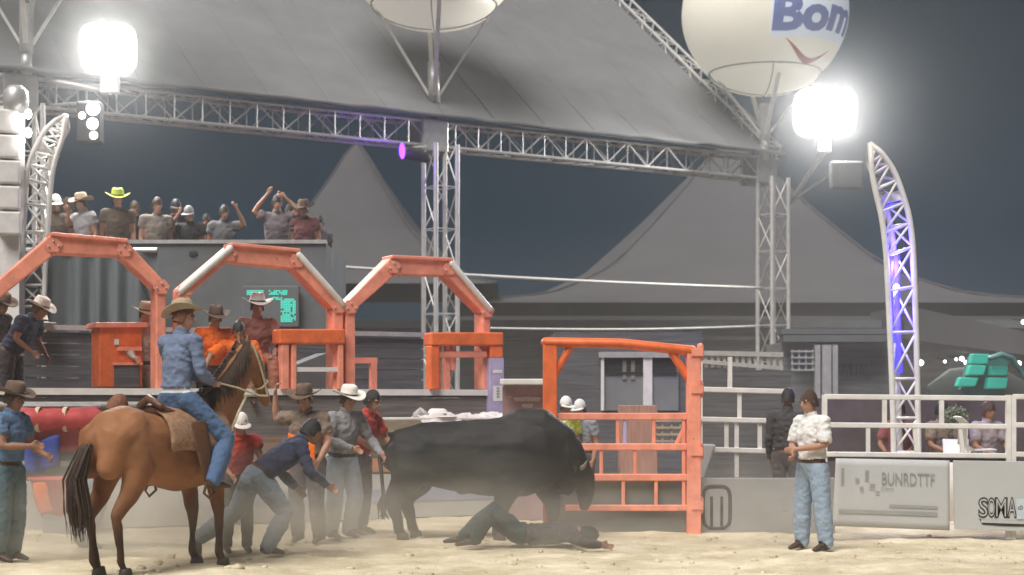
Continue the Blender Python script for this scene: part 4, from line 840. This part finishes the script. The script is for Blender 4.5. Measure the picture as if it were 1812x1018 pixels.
m = MB(); cx_, cy_ = 1268, 898; ro = []
for i in range(41): a = 2*math.pi*i/40; ro.append(P(cx_ + 24*math.copysign(abs(math.cos(a))**.45, math.cos(a)), cy_ - 37*math.copysign(abs(math.sin(a))**.5, math.sin(a)), 19.545))
m.sweep(ro, [(.022,.006)]*41, n=6, cap=False)
for px in (1259, 1277): m.bar(P(px,879,19.545), P(px,933,19.545), .006, .034, X)
m.build('emblem', M['ink'], t)
m = MB(); m.box(P(1268,934,19.545), (.3,.006,.03)); m.build('emblem_base', M['greyink'], t)
m = MB(); [m.box(P(1384+2*k,884+9*k,19.545), (.05,.004,.02)) for k in range(3)]; m.build('scuff_mark', M['greyink'], t)
# ------------------------------------------------------------------ right arena fence and sign boards
FR = 18.7
def fence(x0, x1, ver1, ver2, label):
    t = thing('arena_fence', (GX((x0+x1)/2,FR), FR, 0), label, 'fence', 'white tubular arena fences'); k = (x0 - 1455) * .012
    for py in (702, 752, 804): m = MB(); m.bar(P(x0,py,FR), P(x1,py+3,FR), .05, .06); bevel(m.build('rail', M['white'], t), .01)
    for px in (x0, x1): m = MB(); m.bar(P(px,699,FR)+V((0,.003,0)), V((GX(px,FR),FR+.003,0)), .055, .055, X); m.build('post', M['white'], t)
    for px in ver1: m = MB(); m.bar(P(px,705,FR), P(px,750,FR), .04, .05, X); m.build('post', M['white'], t)
    for px, dx in ver2: m = MB(); m.bar(P(px,755,FR), P(px+dx,802,FR), .035, .045, X); m.build('post', M['white'], t)
    return t
fence(1459, 1784, (1565,1666), ((1536,0),(1618,4),(1698,6)), 'white tubular fence panel in front of the violet tower')
fence(1793, 1990, (1880,), ((1850,0),), 'white tubular fence panel cut by the right frame edge')
m = MB(); m.bar(P(1458,808,FR+.05), P(1800,812,FR+.05), .04, .10); o = m.build('maroon_board', mat('maroon_board',(.16,.09,.09),.7,.2,4), None); tag(o, 'narrow maroon board below the white fence rails', 'board')
m = MB(); m.prism([P(1440,930,FR+.9), P(1990,930,FR+.9), P(1990,700,FR+.9), P(1440,700,FR+.9)], -.0, (0,1,0))
t = thing('sign_board', (GX(1578,FR-.1), FR-.1, .1), 'pale curling sign board with faint grey lettering', 'sign board', 'advertising boards on the arena fence'); SYD = FR - .10
def sg(px, py, lift=0.0):
    u = (px - 1475) / 205.0; return P(px - 6 * (1 - u) * ((py - 875) / 62.0) ** 2 * 0 , py, SYD) + V((0, -.05 * max(0, .18 - u) * 3 - lift, 0))
m = MB(); m.grid(30, 10, lambda u, v: sg(1478 + 202*u - (6*v if u < .02 else 0), 811 + 4*u + (120 + 4*u)*v)); o = m.build('panel', M['board'], t, True); o.modifiers.new('th','SOLIDIFY').thickness = .012
def lay(vs, x0, y0, x1, y1, dy=0): return [sg(x0 + (x1-x0)*a, y1 + (y0-y1)*b + dy*a, .022) for a, b in vs]
m = MB()
for txt, x0, y0, x1, y1 in (('BUNRDTTF',1560,836,1653,858),('OTTTT',1558,862,1581,868)): vs, fs = text_mesh(txt, 1.0, 0); m.add(lay(vs,x0,y0,x1,y1,3), fs)
m.build('lettering', M['greyink'], t)
m = MB()
for x0,y0,x1,y1,r in ((1487,828,1493,860,9),(1513,846,1520,857,3),(1530,832,1537,853,6),(1521,861,1528,872,4),(1538,856,1548,868,3),(1549,869,1556,877,2)):
    for k in range(r):
        ya = y0 + (y1-y0)*k/r; yb = ya + (y1-y0)/r*.6; m.add([sg(x0,ya,.02), sg(x1,ya,.02), sg(x1,yb,.02), sg(x0,yb,.02)], [(0,1,2,3)])
m.build('small_print', mat('faint_print',(.36,.36,.355),.7,.1,9), t)
m = MB()
for x0,y0,x1,y1,d in ((1483,901,1658,908,6),(1573,893,1658,898,3)):
    m.grid(12,1,lambda u,v: sg(x0+(x1-x0)*u, y0+d*u+(y1-y0)*v, .02))
m.build('grey_bar', mat('grey_bar_print',(.30,.30,.295),.7,.1,5), t)
t = thing('sign_board', (GX(1760,SYD), SYD, .1), 'pale sign board with bold black lettering at the right edge', 'sign board', 'advertising boards on the arena fence')
m = MB(); m.prism([P(1687,815,SYD), P(1905,818,SYD), P(1905,944,SYD), P(1690,937,SYD)], .03, (0,1,0)); bevel(m.build('panel', M['board'], t), .006)
def on2(px, py, l): return P(px, py, SYD - l)
m = MB()
for ch, x0, x1 in (('S',1731,1749),('O',1747,1762),('M',1760,1783),('A',1782,1800)):
    vs, fs = text_mesh(ch, 1.0, .05); m.add([on2(x0+(x1-x0)*a, 917-(37)*b, .004) for a,b in vs], fs)
m.grid(14,1,lambda u,v: on2(1732+90*u, 917+8*math.sin(u*2)*.5+ (3+8*v)*(1 if u>.06 else u*16), .005))
m.build('lettering', M['ink'], t)
m = MB()
for ch, x0, x1 in (('S',1733,1747),('O',1749,1760),('M',1763,1780),('A',1785,1797)):
    vs, fs = text_mesh(ch, 1.0, -.012); m.add([on2(x0+(x1-x0)*a, 914-31*b, .008) for a,b in vs], fs)
m.grid(14,1,lambda u,v: on2(1736+86*u, 920+3*u+5*v, .009))
m.build('letter_fill', mat('letter_fill',(.46,.46,.46),.6,.05,5), t)
m = MB(); m.prism([on2(1798,883,.006), on2(1850,880,.006), on2(1850,919,.006), on2(1799,919,.006)], .002, (0,-1,0)); m.build('blue_box', mat('pale_blue_box',(.50,.57,.62),.6,.05,6), t)
m = MB(); vs, fs = text_mesh('cD', 1.0, .01); m.add([on2(1801+9*a, 902-7*b, .011) for a,b in vs], fs); m.build('small_lettering', M['ink'], t)
# things behind the right fence
t = thing('stall', (GX(1470,29), 29, 0), 'dim grey stall with pale posts behind the man in the pale shirt', 'stall')
m = MB(); m.box((GX(1480,30.2), 30.6, 1.35), (2.2,1.8,2.7)); m.build('wall', M['dark'], t)
m = MB(); m.box(P(1475,588,29.4), (2.0,.6,.10)); m.box(P(1480,600,29.3), (2.0,.5,.12)); m.build('awning', M['wall'], t)
for px, w_ in ((1446,.09),(1462,.16),(1477,.09)): m = MB(); m.box(P(px,660,29.0), (w_,.12,1.0)); m.build('post', M['steel'], t)
m = MB(); [m.box(P(1420,622+11*k,29.0), (.42,.05,.03)) for k in range(4)]; [m.box(P(1402+12*k,638,29.02), (.03,.03,.38)) for k in range(4)]; m.build('lattice_window', M['steel'], t)
m = MB(); [m.box(P(1492+9*k,655,29.6), (.05,.02,.2)) for k in range(6)]; m.build('pinned_paper', M['wall'], t)
m = MB(); m.box((GX(1480,29.0), 29.0, .8), (1.9,.5,1.5)); m.build('counter', M['plank'], t)
m = MB(); m.prism([V((GX(1430,24),24,0)), V((GX(2050,24),24,0)), V((GX(2050,24),24,zy(705,24))), V((GX(1430,24),24,zy(705,24)))], .1, (0,1,0)); o = m.build('brown_backdrop', mat('brown_backdrop',(.085,.065,.062),.85,.45,1.6), None); tag(o, 'dark brown low wall behind the right fence rails', 'wall')
t = thing('plastic_chair', (GX(1722,20.5), 20.5, 0), 'white plastic chair behind the right fence', 'chair'); c = V((GX(1722,20.5),20.5,0))
z_s = zy(797,20.5); m = MB(); m.sweep([c+V((-.20,0,z_s+.42)), c+V((-.12,0,z_s+.36)), c+V((-.14,0,z_s+.08)), c+V((-.02,0,z_s)), c+V((.24,0,z_s+.01))], [(.22,.014)]*5, side=(0,1,0)); m.build('seat_shell', M['white'], t, True)
for sx in (-.1,.2):
    for sy in (-.18,.18): m = MB(); m.bar(c+V((sx,sy,0)), c+V((sx,sy,z_s)), .035,.035,X); m.build('leg', M['white'], t)
t = thing('potted_shrub', (GX(1690,21.5),21.5,0), 'round pale green shrub in a white pot behind the right fence', 'shrub'); c = P(1691,737,21.5); m = MB(); random.seed(9)
for _ in range(900):
    d = V((random.gauss(0,1),random.gauss(0,1),random.gauss(0,1))).normalized()*random.uniform(.5,1)*.17; p=c+V((d.x,d.y,d.z*.9)); q=V((random.gauss(0,1),random.gauss(0,1),random.gauss(0,1))).normalized(); k=q.orthogonal().normalized(); j=q.cross(k); s=.022; m.add([p-k*s,p+j*s*.5,p+k*s,p-j*s*.5],[(0,1,2,3)])
m.build('foliage', mat('pale_leaves',(.20,.23,.15),.7,.4,9), t); m = MB(); m.lathe((c.x,c.y,0), [(0,0),(.12,0),(.17,1.1),(.15,1.1),(.1,1.0),(0,1.0)], 18); m.build('pot', M['white'], t, True)
# ------------------------------------------------------------------ horse, bull, people
random.seed(31)
HY = 15.25; HX = GX(290, HY); YAW = 55
make_horse((HX, HY, 0), YAW)
make_bull((GX(858,18.75), 18.75, 0), -2)
sh = dict(blue=cloth('blue_grey_shirt',(.16,.20,.30)), orange=cloth('orange_shirt',(.80,.16,.02)), navy=cloth('navy_shirt',(.05,.055,.09)), white=cloth('white_shirt',(.62,.60,.58)), brown=cloth('brown_shirt',(.22,.165,.13)), grey=cloth('grey_shirt',(.28,.27,.28)), red=cloth('red_shirt',(.50,.07,.05)), beige=cloth('beige_shirt',(.42,.36,.30)), dark=cloth('dark_shirt',(.06,.055,.055)), mauve=cloth('mauve_shirt',(.34,.28,.31)), maroon=cloth('maroon_shirt',(.26,.08,.08)), paleg=cloth('pale_grey_shirt',(.50,.49,.48)), tealc=cloth('teal_sleeves',(.20,.42,.42)), lime=cloth('lime_shirt',(.45,.48,.06)), greyb=cloth('grey_blue_shirt',(.25,.27,.31)))
jn = dict(blue=cloth('blue_jeans',(.085,.14,.25)), pale=cloth('pale_jeans',(.28,.33,.40)), grey=cloth('grey_jeans',(.20,.235,.27)), dark=cloth('dark_trousers',(.075,.06,.062)), light=cloth('light_blue_jeans',(.24,.33,.46)), teal=cloth('teal_grey_jeans',(.10,.15,.17)), tan=cloth('tan_trousers',(.30,.25,.20)), brown=cloth('russet_trousers',(.36,.15,.10)))
HB = mat('hair_brown', (.07,.04,.025), .6, .3, 20, .6, 90); HR = mat('hair_reddish', (.22,.09,.05), .6, .3, 20, .6, 90); HK = mat('hair_black', (.025,.022,.02), .55, .3, 20, .6, 90)
LIME = mat('lime_felt', (.42,.50,.08), .9, .2, 9); CREAM = mat('cream_felt', (.62,.56,.46), .9, .1, 9)
def at(px, Y, z=0): return V((GX(px, Y), Y, z))
# rider: local frame faces -Y; heading turned to match the horse (its +x), so face = YAW + 90
Jr = pose(); rz = R(YAW)
def hl(x, y, z): return V((y, -x, z))     # horse-local (x fwd, y left) -> person-local (faces -Y, left = +X)
Jr.update(pel=hl(.16,0,1.66), waist=hl(.16,0,1.80), chest=hl(.19,.0,2.05), neck=hl(.22,.0,2.23), head=hl(.25,-.01,2.41),
  hipA=hl(.18,-.13,1.62), kneeA=hl(.46,-.36,1.24), ankA=hl(.22,-.43,.84), hipB=hl(.18,.13,1.62), kneeB=hl(.46,.36,1.24), ankB=hl(.22,.43,.84),
  shA=hl(.20,-.20,2.18), elA=hl(.22,-.28,1.87), wrA=hl(.46,-.15,1.80), shB=hl(.20,.20,2.18), elB=hl(.32,.27,1.9), wrB=hl(.52,.1,1.83))
Jr['toeA'] = hl(.40,-.46,.80); Jr['toeB'] = hl(.40,.46,.80)
person((HX, HY, 0), YAW + 90, Jr, 'rider in blue shirt, tan hat and jeans on the brown horse', sh['blue'], jn['blue'], SKIN, BOOT, 'cowboy', M['tan'], HR, 1.0, .013, .98, fwd=(-.95,-.45,-.08), wide=1.25, hattilt=-18, belt=sh['white'])
# belt of the rider is the pale band
# far left man
J = pose(lean=6, elA=(-.25,-.12,1.18), wrA=(-.12,-.33,1.20), elB=(.24,-.10,1.16), wrB=(.16,-.34,1.10))
person(at(12,16.0), 70, J, 'man at the left frame edge in steel blue shirt, dark jeans and wide brown hat', cloth('steel_blue_shirt',(.12,.20,.32)), jn['teal'], SKIN2, BOOT, 'cowboy', M['brownhat'], HB, .5, .013, 1.12, wide=1.35)
J = pose(lean=28, elA=(-.26,-.1,1.22), wrA=(-.2,-.3,1.42), elB=(.3,-.1,1.2), wrB=(.22,-.33,1.3), kneeA=(-.12,-.14,.5), kneeB=(.13,.0,.5))
person(at(152,17.4), 110, J, 'person in pale shirt with teal sleeves stooping behind the horse', sh['tealc'], jn['pale'], SKIN2, BOOT, None, None, HR, .8, .014, .95, group='people helping behind the horse')
# runner, bent over, seen from behind
J = pose(pel=(0,.05,.83), waist=(0,-.08,.93), chest=(0,-.28,1.05), neck=(0,-.42,1.18), head=(0,-.55,1.29), hipA=(-.1,.05,.82), hipB=(.1,.05,.82), kneeA=(-.13,-.22,.46), ankA=(-.12,-.02,.1), kneeB=(.14,.22,.47), ankB=(.16,.62,.20), toeB=(.17,.60,.03), shA=(-.19,-.36,1.14), elA=(-.3,-.42,.88), wrA=(-.24,-.62,.74), shB=(.19,-.36,1.14), elB=(.30,-.3,.88), wrB=(.3,-.48,.7))
person(at(462,16.6), 118, J, 'person in navy shirt and pale grey jeans running bent over beside the horse', sh['navy'], jn['grey'], SKIN2, BOOT, None, None, HK, 1.0, .013, 1.08, wide=1.3)
# brown shirt man, arm on the rail
J = pose(lean=8, elA=(-.36,.0,1.42), wrA=(-.34,-.02,1.68), elB=(.27,-.05,1.16), wrB=(.2,-.2,.98), kneeA=(-.12,-.06,.5), kneeB=(.14,-.12,.5))
person(at(545,18.1), -12, J, 'man in brown shirt and dark trousers with one arm up by the rail', sh['brown'], jn['dark'], SKIN, BOOT, 'cowboy', M['brownhat'], HB, .55, .013, 1.1, wide=1.2)
m = MB(); c0 = at(534,17.75); m.grid(12, 10, lambda u, v: V((GX(511 + 47*u,17.72), 17.72 - .03*math.sin(u*8), zy(766 + 22*u + (50 - 22*u)*v, 17.72)))); o = m.build('orange_cape', sh['orange'], None, True); o.modifiers.new('th','SOLIDIFY').thickness = .014; tag(o, 'orange cloth held at the waist by the man in brown', 'cloth')
# white hat man
J = pose(lean=10, elA=(-.26,-.08,1.18), wrA=(-.08,-.28,1.12), elB=(.32,-.10,1.18), wrB=(.30,-.36,1.06), kneeA=(-.12,-.05,.5), kneeB=(.13,-.1,.5))
person(at(604,18.7), 42, J, 'man in white hat and grey shirt with faded jeans facing the bull', sh['grey'], jn['pale'], SKIN, BOOT, 'cowboy', M['strawhat'], HB, 1.0, .013, 1.08, wide=1.3)
J = pose(lean=16, elA=(-.24,-.12,1.2), wrA=(-.18,-.36,1.12), elB=(.28,-.14,1.2), wrB=(.24,-.40,1.12))
person(at(634,19.3), 60, J, 'person in red shirt reaching towards the bull beside the white hat man', sh['red'], jn['dark'], SKIN, BOOT, None, None, HK, .6, .014, 1.0)
# red vest person behind horse's chest
J = pose(lean=20, elA=(-.26,-.1,1.2), wrA=(-.14,-.32,1.1), elB=(.26,-.1,1.2), wrB=(.14,-.32,1.1))
tv = person(at(420,16.9), 20, J, 'person in padded red vest crouching behind the horse neck', sh['red'], jn['dark'], SKIN, BOOT, 'cap', M['strawhat'], HB, .3, .014, 1.05, scale=.86)
# fallen rider on the sand: lies along +X, knees up
J = pose(pel=(.0,0,.16), waist=(.14,0,.15), chest=(.36,.0,.17), neck=(.54,0,.17), head=(.69,-.02,.16), hipA=(-.02,-.09,.15), hipB=(-.02,.09,.15), kneeA=(-.34,-.10,.44), ankA=(-.52,-.12,.10), kneeB=(-.40,.10,.36), ankB=(-.66,.12,.10), toeA=(-.72,-.14,.05), toeB=(-.86,.14,.06), shA=(.48,-.19,.16), elA=(.64,-.36,.10), wrA=(.82,-.26,.06), shB=(.48,.19,.16), elB=(.34,.36,.12), wrB=(.52,.30,.09))
person(at(925,17.6), 0, J, 'thrown rider in dark clothes lying on the sand under the bull', sh['dark'], cloth('dark_teal_jeans',(.045,.06,.062)), SKIN2, BOOT, None, None, HK, 1.0, .013, 1.0, fwd=(.25,.75,.5), wide=1.2)
# pale shirt man at right
J = pose(lean=3, elA=(-.25,-.06,1.17), wrA=(-.02,-.26,1.08), elB=(.25,-.04,1.17), wrB=(.04,-.24,1.14), kneeA=(-.14,-.02,.5), ankA=(-.17,.0,.09), kneeB=(.13,.02,.5), ankB=(.15,.06,.09))
person(at(1438,17.2), -58, J, 'man in off white shirt and washed blue jeans standing by the arena board', cloth('off_white_shirt',(.74,.73,.72)), cloth('washed_jeans',(.30,.38,.48)), SKIN, BOOT, None, None, HB, .75, .013, 1.06, wide=1.3, scale=.975)
J = pose(); person(at(1394,20.15), 160, J, 'person in dark clothes standing behind the arena board with back turned', sh['dark'], jn['dark'], SKIN2, BOOT, None, None, HK, 1.0, .016, 1.05)
# on the platform
PZ = DZ
J = pose(lean=38, elA=(-.27,-.12,1.22), wrA=(-.2,-.34,1.2), elB=(.3,-.1,1.2), wrB=(.24,-.34,1.14))
person(L(38,.9,PZ - .45), 75, J, 'leaning man in navy shirt and white hat on the left of the platform', sh['navy'], jn['dark'], SKIN2, BOOT, 'cowboy', M['strawhat'], HB, .5, .015, 1.15)
J = pose(lean=25, elA=(-.27,-.12,1.22), wrA=(-.2,-.34,1.2))
person(L(6,1.5,PZ - .45), 60, J, 'man in dark shirt and brown hat at the left frame edge of the platform', sh['dark'], jn['dark'], SKIN2, BOOT, 'cowboy', M['brownhat'], HB, .5, .016, 1.1)
J = pose(lean=12, elA=(-.28,-.08,1.2), wrA=(-.2,-.3,1.1), elB=(.28,-.1,1.2), wrB=(.2,-.32,1.12))
person(L(276,.75,PZ - .62), 30, J, 'person in beige coat on the platform behind the rider', sh['beige'], jn['tan'], SKIN, BOOT, 'cowboy', M['tan'], HB, 1.0, .015, 1.2)
J = pose(lean=14, elA=(-.32,-.12,1.22), wrA=(-.3,-.36,1.1), elB=(.32,-.14,1.22), wrB=(.36,-.38,1.12))
person(L(388,.35,PZ - .66), 25, J, 'person in bright orange shirt and brown hat at the platform edge', sh['orange'], jn['dark'], SKIN2, BOOT, 'cowboy', M['brownhat'], HB, 1.0, .015, 1.25)
J = pose(lean=22, elA=(-.36,-.16,1.36), wrA=(-.46,-.40,1.2), elB=(.28,-.12,1.2), wrB=(.16,-.36,1.1))
person(L(432,.25,PZ - .80), 10, J, 'person in orange shirt bending forward next to the white hat man on the platform', sh['orange'], jn['brown'], SKIN2, BOOT, None, None, HK, .9, .015, 1.05)
J = pose(pel=(0,.0,.62), waist=(0,-.02,.76), chest=(0,-.06,.98), neck=(0,-.08,1.15), head=(0,-.12,1.31), hipA=(-.1,-.02,.6), hipB=(.1,-.02,.6), kneeA=(-.13,-.44,.60), ankA=(-.13,-.46,.14), kneeB=(.13,-.44,.60), ankB=(.13,-.46,.14), shA=(-.19,-.07,1.1), elA=(-.28,-.16,.84), wrA=(-.18,-.38,.72), shB=(.19,-.07,1.1), elB=(.28,-.16,.84), wrB=(.18,-.38,.72))
person(L(474,.55,PZ - .28), 20, J, 'man in russet shirt and white straw hat sitting at the middle arch', cloth('russet_shirt',(.30,.13,.10)), jn['brown'], SKIN2, BOOT, 'cowboy', mat('bright_white_felt',(.88,.87,.85),.85,.04,20), HB, 1.0, .015, 1.12, scale=1.08)
m = MB(); m.box(L(474,.55,PZ+.13), (.5,.35,.22), R(26)); o = bevel(m.build('wooden_box', M['plank'], None), .01); tag(o, 'grey wooden box the russet shirted man sits on', 'box')
c = L(132,2.6,DZ+.945); t = thing('straw_hat', c, 'cream hat hanging on the platform rail under the left arch', 'hat'); m = MB(); m.lathe(c, [(0,.15),(.08,.16),(.11,.13),(.13,.02),(.22,.01),(.23,.0),(.13,.0)], 24, 1.1, 1); m.build('brim_and_crown', CREAM, t, True); m = MB(); m.lathe(c+V((0,0,.025)), [(.128,0),(.131,.004),(.125,.03)], 24, 1.1, 1); m.build('band', BOOT, t, True)
# behind the gate and fences
J = pose(); person(at(1000,21.6), 30, J, 'person in lime shirt behind the orange gate', sh['lime'], jn['dark'], SKIN2, BOOT, 'cap', mat('white_cap',(.7,.7,.68),.8,.05,9), HB, .5, .016, 1.0, scale=.94)
J = pose(lean=5); person(at(1032,21.9), -40, J, 'person in grey shirt and white cap behind the orange gate', sh['greyb'], jn['dark'], SKIN, BOOT, 'cap', MATS['white_cap'], HB, .5, .016, 1.05, scale=.92)
seat = dict(pel=(0,.0,.50), waist=(0,-.02,.64), chest=(0,-.04,.86), neck=(0,-.05,1.03), head=(0,-.08,1.19), hipA=(-.1,-.02,.49), hipB=(.1,-.02,.49), kneeA=(-.13,-.42,.50), ankA=(-.13,-.42,.10), kneeB=(.13,-.42,.50), ankB=(.13,-.42,.10), shA=(-.19,-.05,.98), elA=(-.26,-.12,.72), wrA=(-.16,-.34,.62), shB=(.19,-.05,.98), elB=(.26,-.12,.72), wrB=(.16,-.34,.62))
for px, Y, f, s_, h_, lb in ((1742,21.8,25,sh['mauve'],HB,'seated person in mauve shirt behind the right fence, beside the shrub'),(1592,22.9,-20,sh['maroon'],HK,'seated person in maroon shirt behind the foot of the violet tower'),(1660,22.6,30,sh['brown'],HK,'seated person in brown shirt behind the fence, left of the white chair')):
    J = pose(**seat); person(at(px, Y, .28), f, J, lb, s_, jn['dark'], SKIN2, BOOT, None, None, h_, .6, .02, 1.05, detail=False, group='people sitting behind the right fence')
    m = MB(); m.box(at(px, Y, .36) + V((0,.03,.02)), (.46,.42,.76)); o = bevel(m.build('seat_box', M['dark'], None), .02); tag(o, 'dark box seat under the ' + lb.split(' in ')[1].split(' behind')[0] + ' person', 'seat')
dim = {k: cloth('dim_' + k, tuple(x * .5 for x in c)) for k, c in dict(brown=(.22,.165,.13), white=(.60,.57,.58), beige=(.42,.36,.30), dark=(.06,.055,.055), grey=(.28,.27,.28), mauve=(.34,.28,.31), maroon=(.26,.10,.10), navy=(.05,.055,.09)).items()}  # shirt colours halved so the stand crowd looks more weakly lit
# crowd on the stand
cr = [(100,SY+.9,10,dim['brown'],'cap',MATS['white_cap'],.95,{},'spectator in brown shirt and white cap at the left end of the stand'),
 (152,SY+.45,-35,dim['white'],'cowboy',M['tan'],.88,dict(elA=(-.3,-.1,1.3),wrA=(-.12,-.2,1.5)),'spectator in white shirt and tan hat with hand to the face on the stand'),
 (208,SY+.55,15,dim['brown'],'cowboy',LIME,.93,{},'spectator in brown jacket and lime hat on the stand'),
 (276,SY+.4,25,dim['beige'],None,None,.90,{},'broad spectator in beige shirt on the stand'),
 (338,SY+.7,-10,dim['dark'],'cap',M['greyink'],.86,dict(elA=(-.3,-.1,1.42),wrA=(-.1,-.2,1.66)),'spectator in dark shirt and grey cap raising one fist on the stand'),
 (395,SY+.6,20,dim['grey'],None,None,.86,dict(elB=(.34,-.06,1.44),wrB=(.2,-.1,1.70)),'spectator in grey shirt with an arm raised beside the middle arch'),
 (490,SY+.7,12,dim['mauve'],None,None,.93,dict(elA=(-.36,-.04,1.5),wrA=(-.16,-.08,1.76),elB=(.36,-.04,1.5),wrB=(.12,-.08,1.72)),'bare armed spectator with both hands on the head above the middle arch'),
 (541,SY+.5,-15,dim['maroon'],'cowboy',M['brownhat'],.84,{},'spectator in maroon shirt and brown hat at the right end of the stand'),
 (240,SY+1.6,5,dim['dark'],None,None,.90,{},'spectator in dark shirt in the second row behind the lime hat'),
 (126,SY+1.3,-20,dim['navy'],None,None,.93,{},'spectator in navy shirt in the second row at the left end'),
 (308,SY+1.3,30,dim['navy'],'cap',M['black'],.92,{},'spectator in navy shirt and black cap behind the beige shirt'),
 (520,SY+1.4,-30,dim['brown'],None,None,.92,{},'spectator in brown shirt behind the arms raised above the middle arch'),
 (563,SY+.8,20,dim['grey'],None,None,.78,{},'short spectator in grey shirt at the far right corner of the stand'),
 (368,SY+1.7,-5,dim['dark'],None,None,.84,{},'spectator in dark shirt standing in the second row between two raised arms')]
for px, Y, f, s_, ht, hm_, sc_, kw, lb in cr:
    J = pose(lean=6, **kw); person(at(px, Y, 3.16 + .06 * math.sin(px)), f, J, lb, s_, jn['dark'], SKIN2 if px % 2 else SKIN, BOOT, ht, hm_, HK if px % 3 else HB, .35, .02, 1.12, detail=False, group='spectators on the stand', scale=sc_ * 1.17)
# ------------------------------------------------------------------ dust near the ground and haze
def dust(name, c, d, dens, soft=.32, col=(.86,.80,.70,1), g=0.0):
    me = MB(); me.lathe((0,0,0), [(0,-1),(.5,-.86),(.86,-.5),(1,0),(.86,.5),(.5,.86),(0,1)], 20); o = me.build(name, None or bpy.data.materials.new(name), None, True)
    o.location = c; o.scale = d; m_ = o.data.materials[0]; m_.use_nodes = True; n = m_.node_tree; n.nodes.clear(); ou = n.nodes.new('ShaderNodeOutputMaterial'); pv = n.nodes.new('ShaderNodeVolumePrincipled'); n.links.new(pv.outputs[0], ou.inputs['Volume'])
    pv.inputs['Color'].default_value = col; pv.inputs['Anisotropy'].default_value = g; t_ = n.nodes.new('ShaderNodeTexCoord'); nz = n.nodes.new('ShaderNodeTexNoise'); nz.inputs['Scale'].default_value = 2.6; nz.inputs['Detail'].default_value = 3
    n.links.new(t_.outputs['Object'], nz.inputs['Vector']); ln = n.nodes.new('ShaderNodeVectorMath'); ln.operation = 'LENGTH'; n.links.new(t_.outputs['Object'], ln.inputs[0])
    f1 = n.nodes.new('ShaderNodeMapRange'); f1.inputs['From Min'].default_value = 1.0; f1.inputs['From Max'].default_value = .15; n.links.new(ln.outputs['Value'], f1.inputs['Value'])
    f2 = n.nodes.new('ShaderNodeMapRange'); f2.inputs['From Min'].default_value = soft; f2.inputs['From Max'].default_value = .68; n.links.new(nz.outputs['Fac'], f2.inputs['Value'])
    mu = n.nodes.new('ShaderNodeMath'); mu.operation = 'MULTIPLY'; n.links.new(f1.outputs[0], mu.inputs[0]); n.links.new(f2.outputs[0], mu.inputs[1]); m2 = n.nodes.new('ShaderNodeMath'); m2.operation = 'MULTIPLY'; m2.inputs[1].default_value = dens; n.links.new(mu.outputs[0], m2.inputs[0]); n.links.new(m2.outputs[0], pv.inputs['Density'])
    return tag(o, kind='stuff')
dust('dust_cloud', (0, 19.2, .3), (8.5, 3.2, 1.7), .035)
dust('dust_cloud', (-.9, 17.6, .35), (2.8, 1.4, .8), .55)
dust('dust_cloud', (-3.6, 16.7, .30), (2.8, 1.6, .95), 1.7)
dust('dust_cloud', (.3, 17.2, .1), (1.9, .7, .40), .9)
dust('dust_cloud', (2, 30, .8), (24, 8.5, 4.2), .016, .0)
for px, py, Y in ((192, 86, 27.9), (1460, 199, 36.0)):
    c = P(px, py, Y); dust('lamp_halo_volume', c + V((0, -.7, 0)), (2.8, 2.2, 2.8), .013, -.3, (.92,.92,.92,1), .3)  # scattering volume added around each floodlight to give it a halo
dust('dust_cloud', (2.9, 17.8, .3), (1.5, .9, .8), .6)
hz = MB(); hz.box((2, 28, 7.2), (80, 76, 17.0)); o = hz.build('haze', bpy.data.materials.new('haze')); tag(o, kind='stuff'); hm_ = o.data.materials[0]; hm_.use_nodes = True; n = hm_.node_tree; n.nodes.clear()
ou = n.nodes.new('ShaderNodeOutputMaterial'); pv = n.nodes.new('ShaderNodeVolumePrincipled'); pv.inputs['Density'].default_value = .0015; pv.inputs['Anisotropy'].default_value = .5; pv.inputs['Color'].default_value = (.90,.90,.90,1); n.links.new(pv.outputs[0], ou.inputs['Volume'])
bpy.data.scenes.remove(TMP)
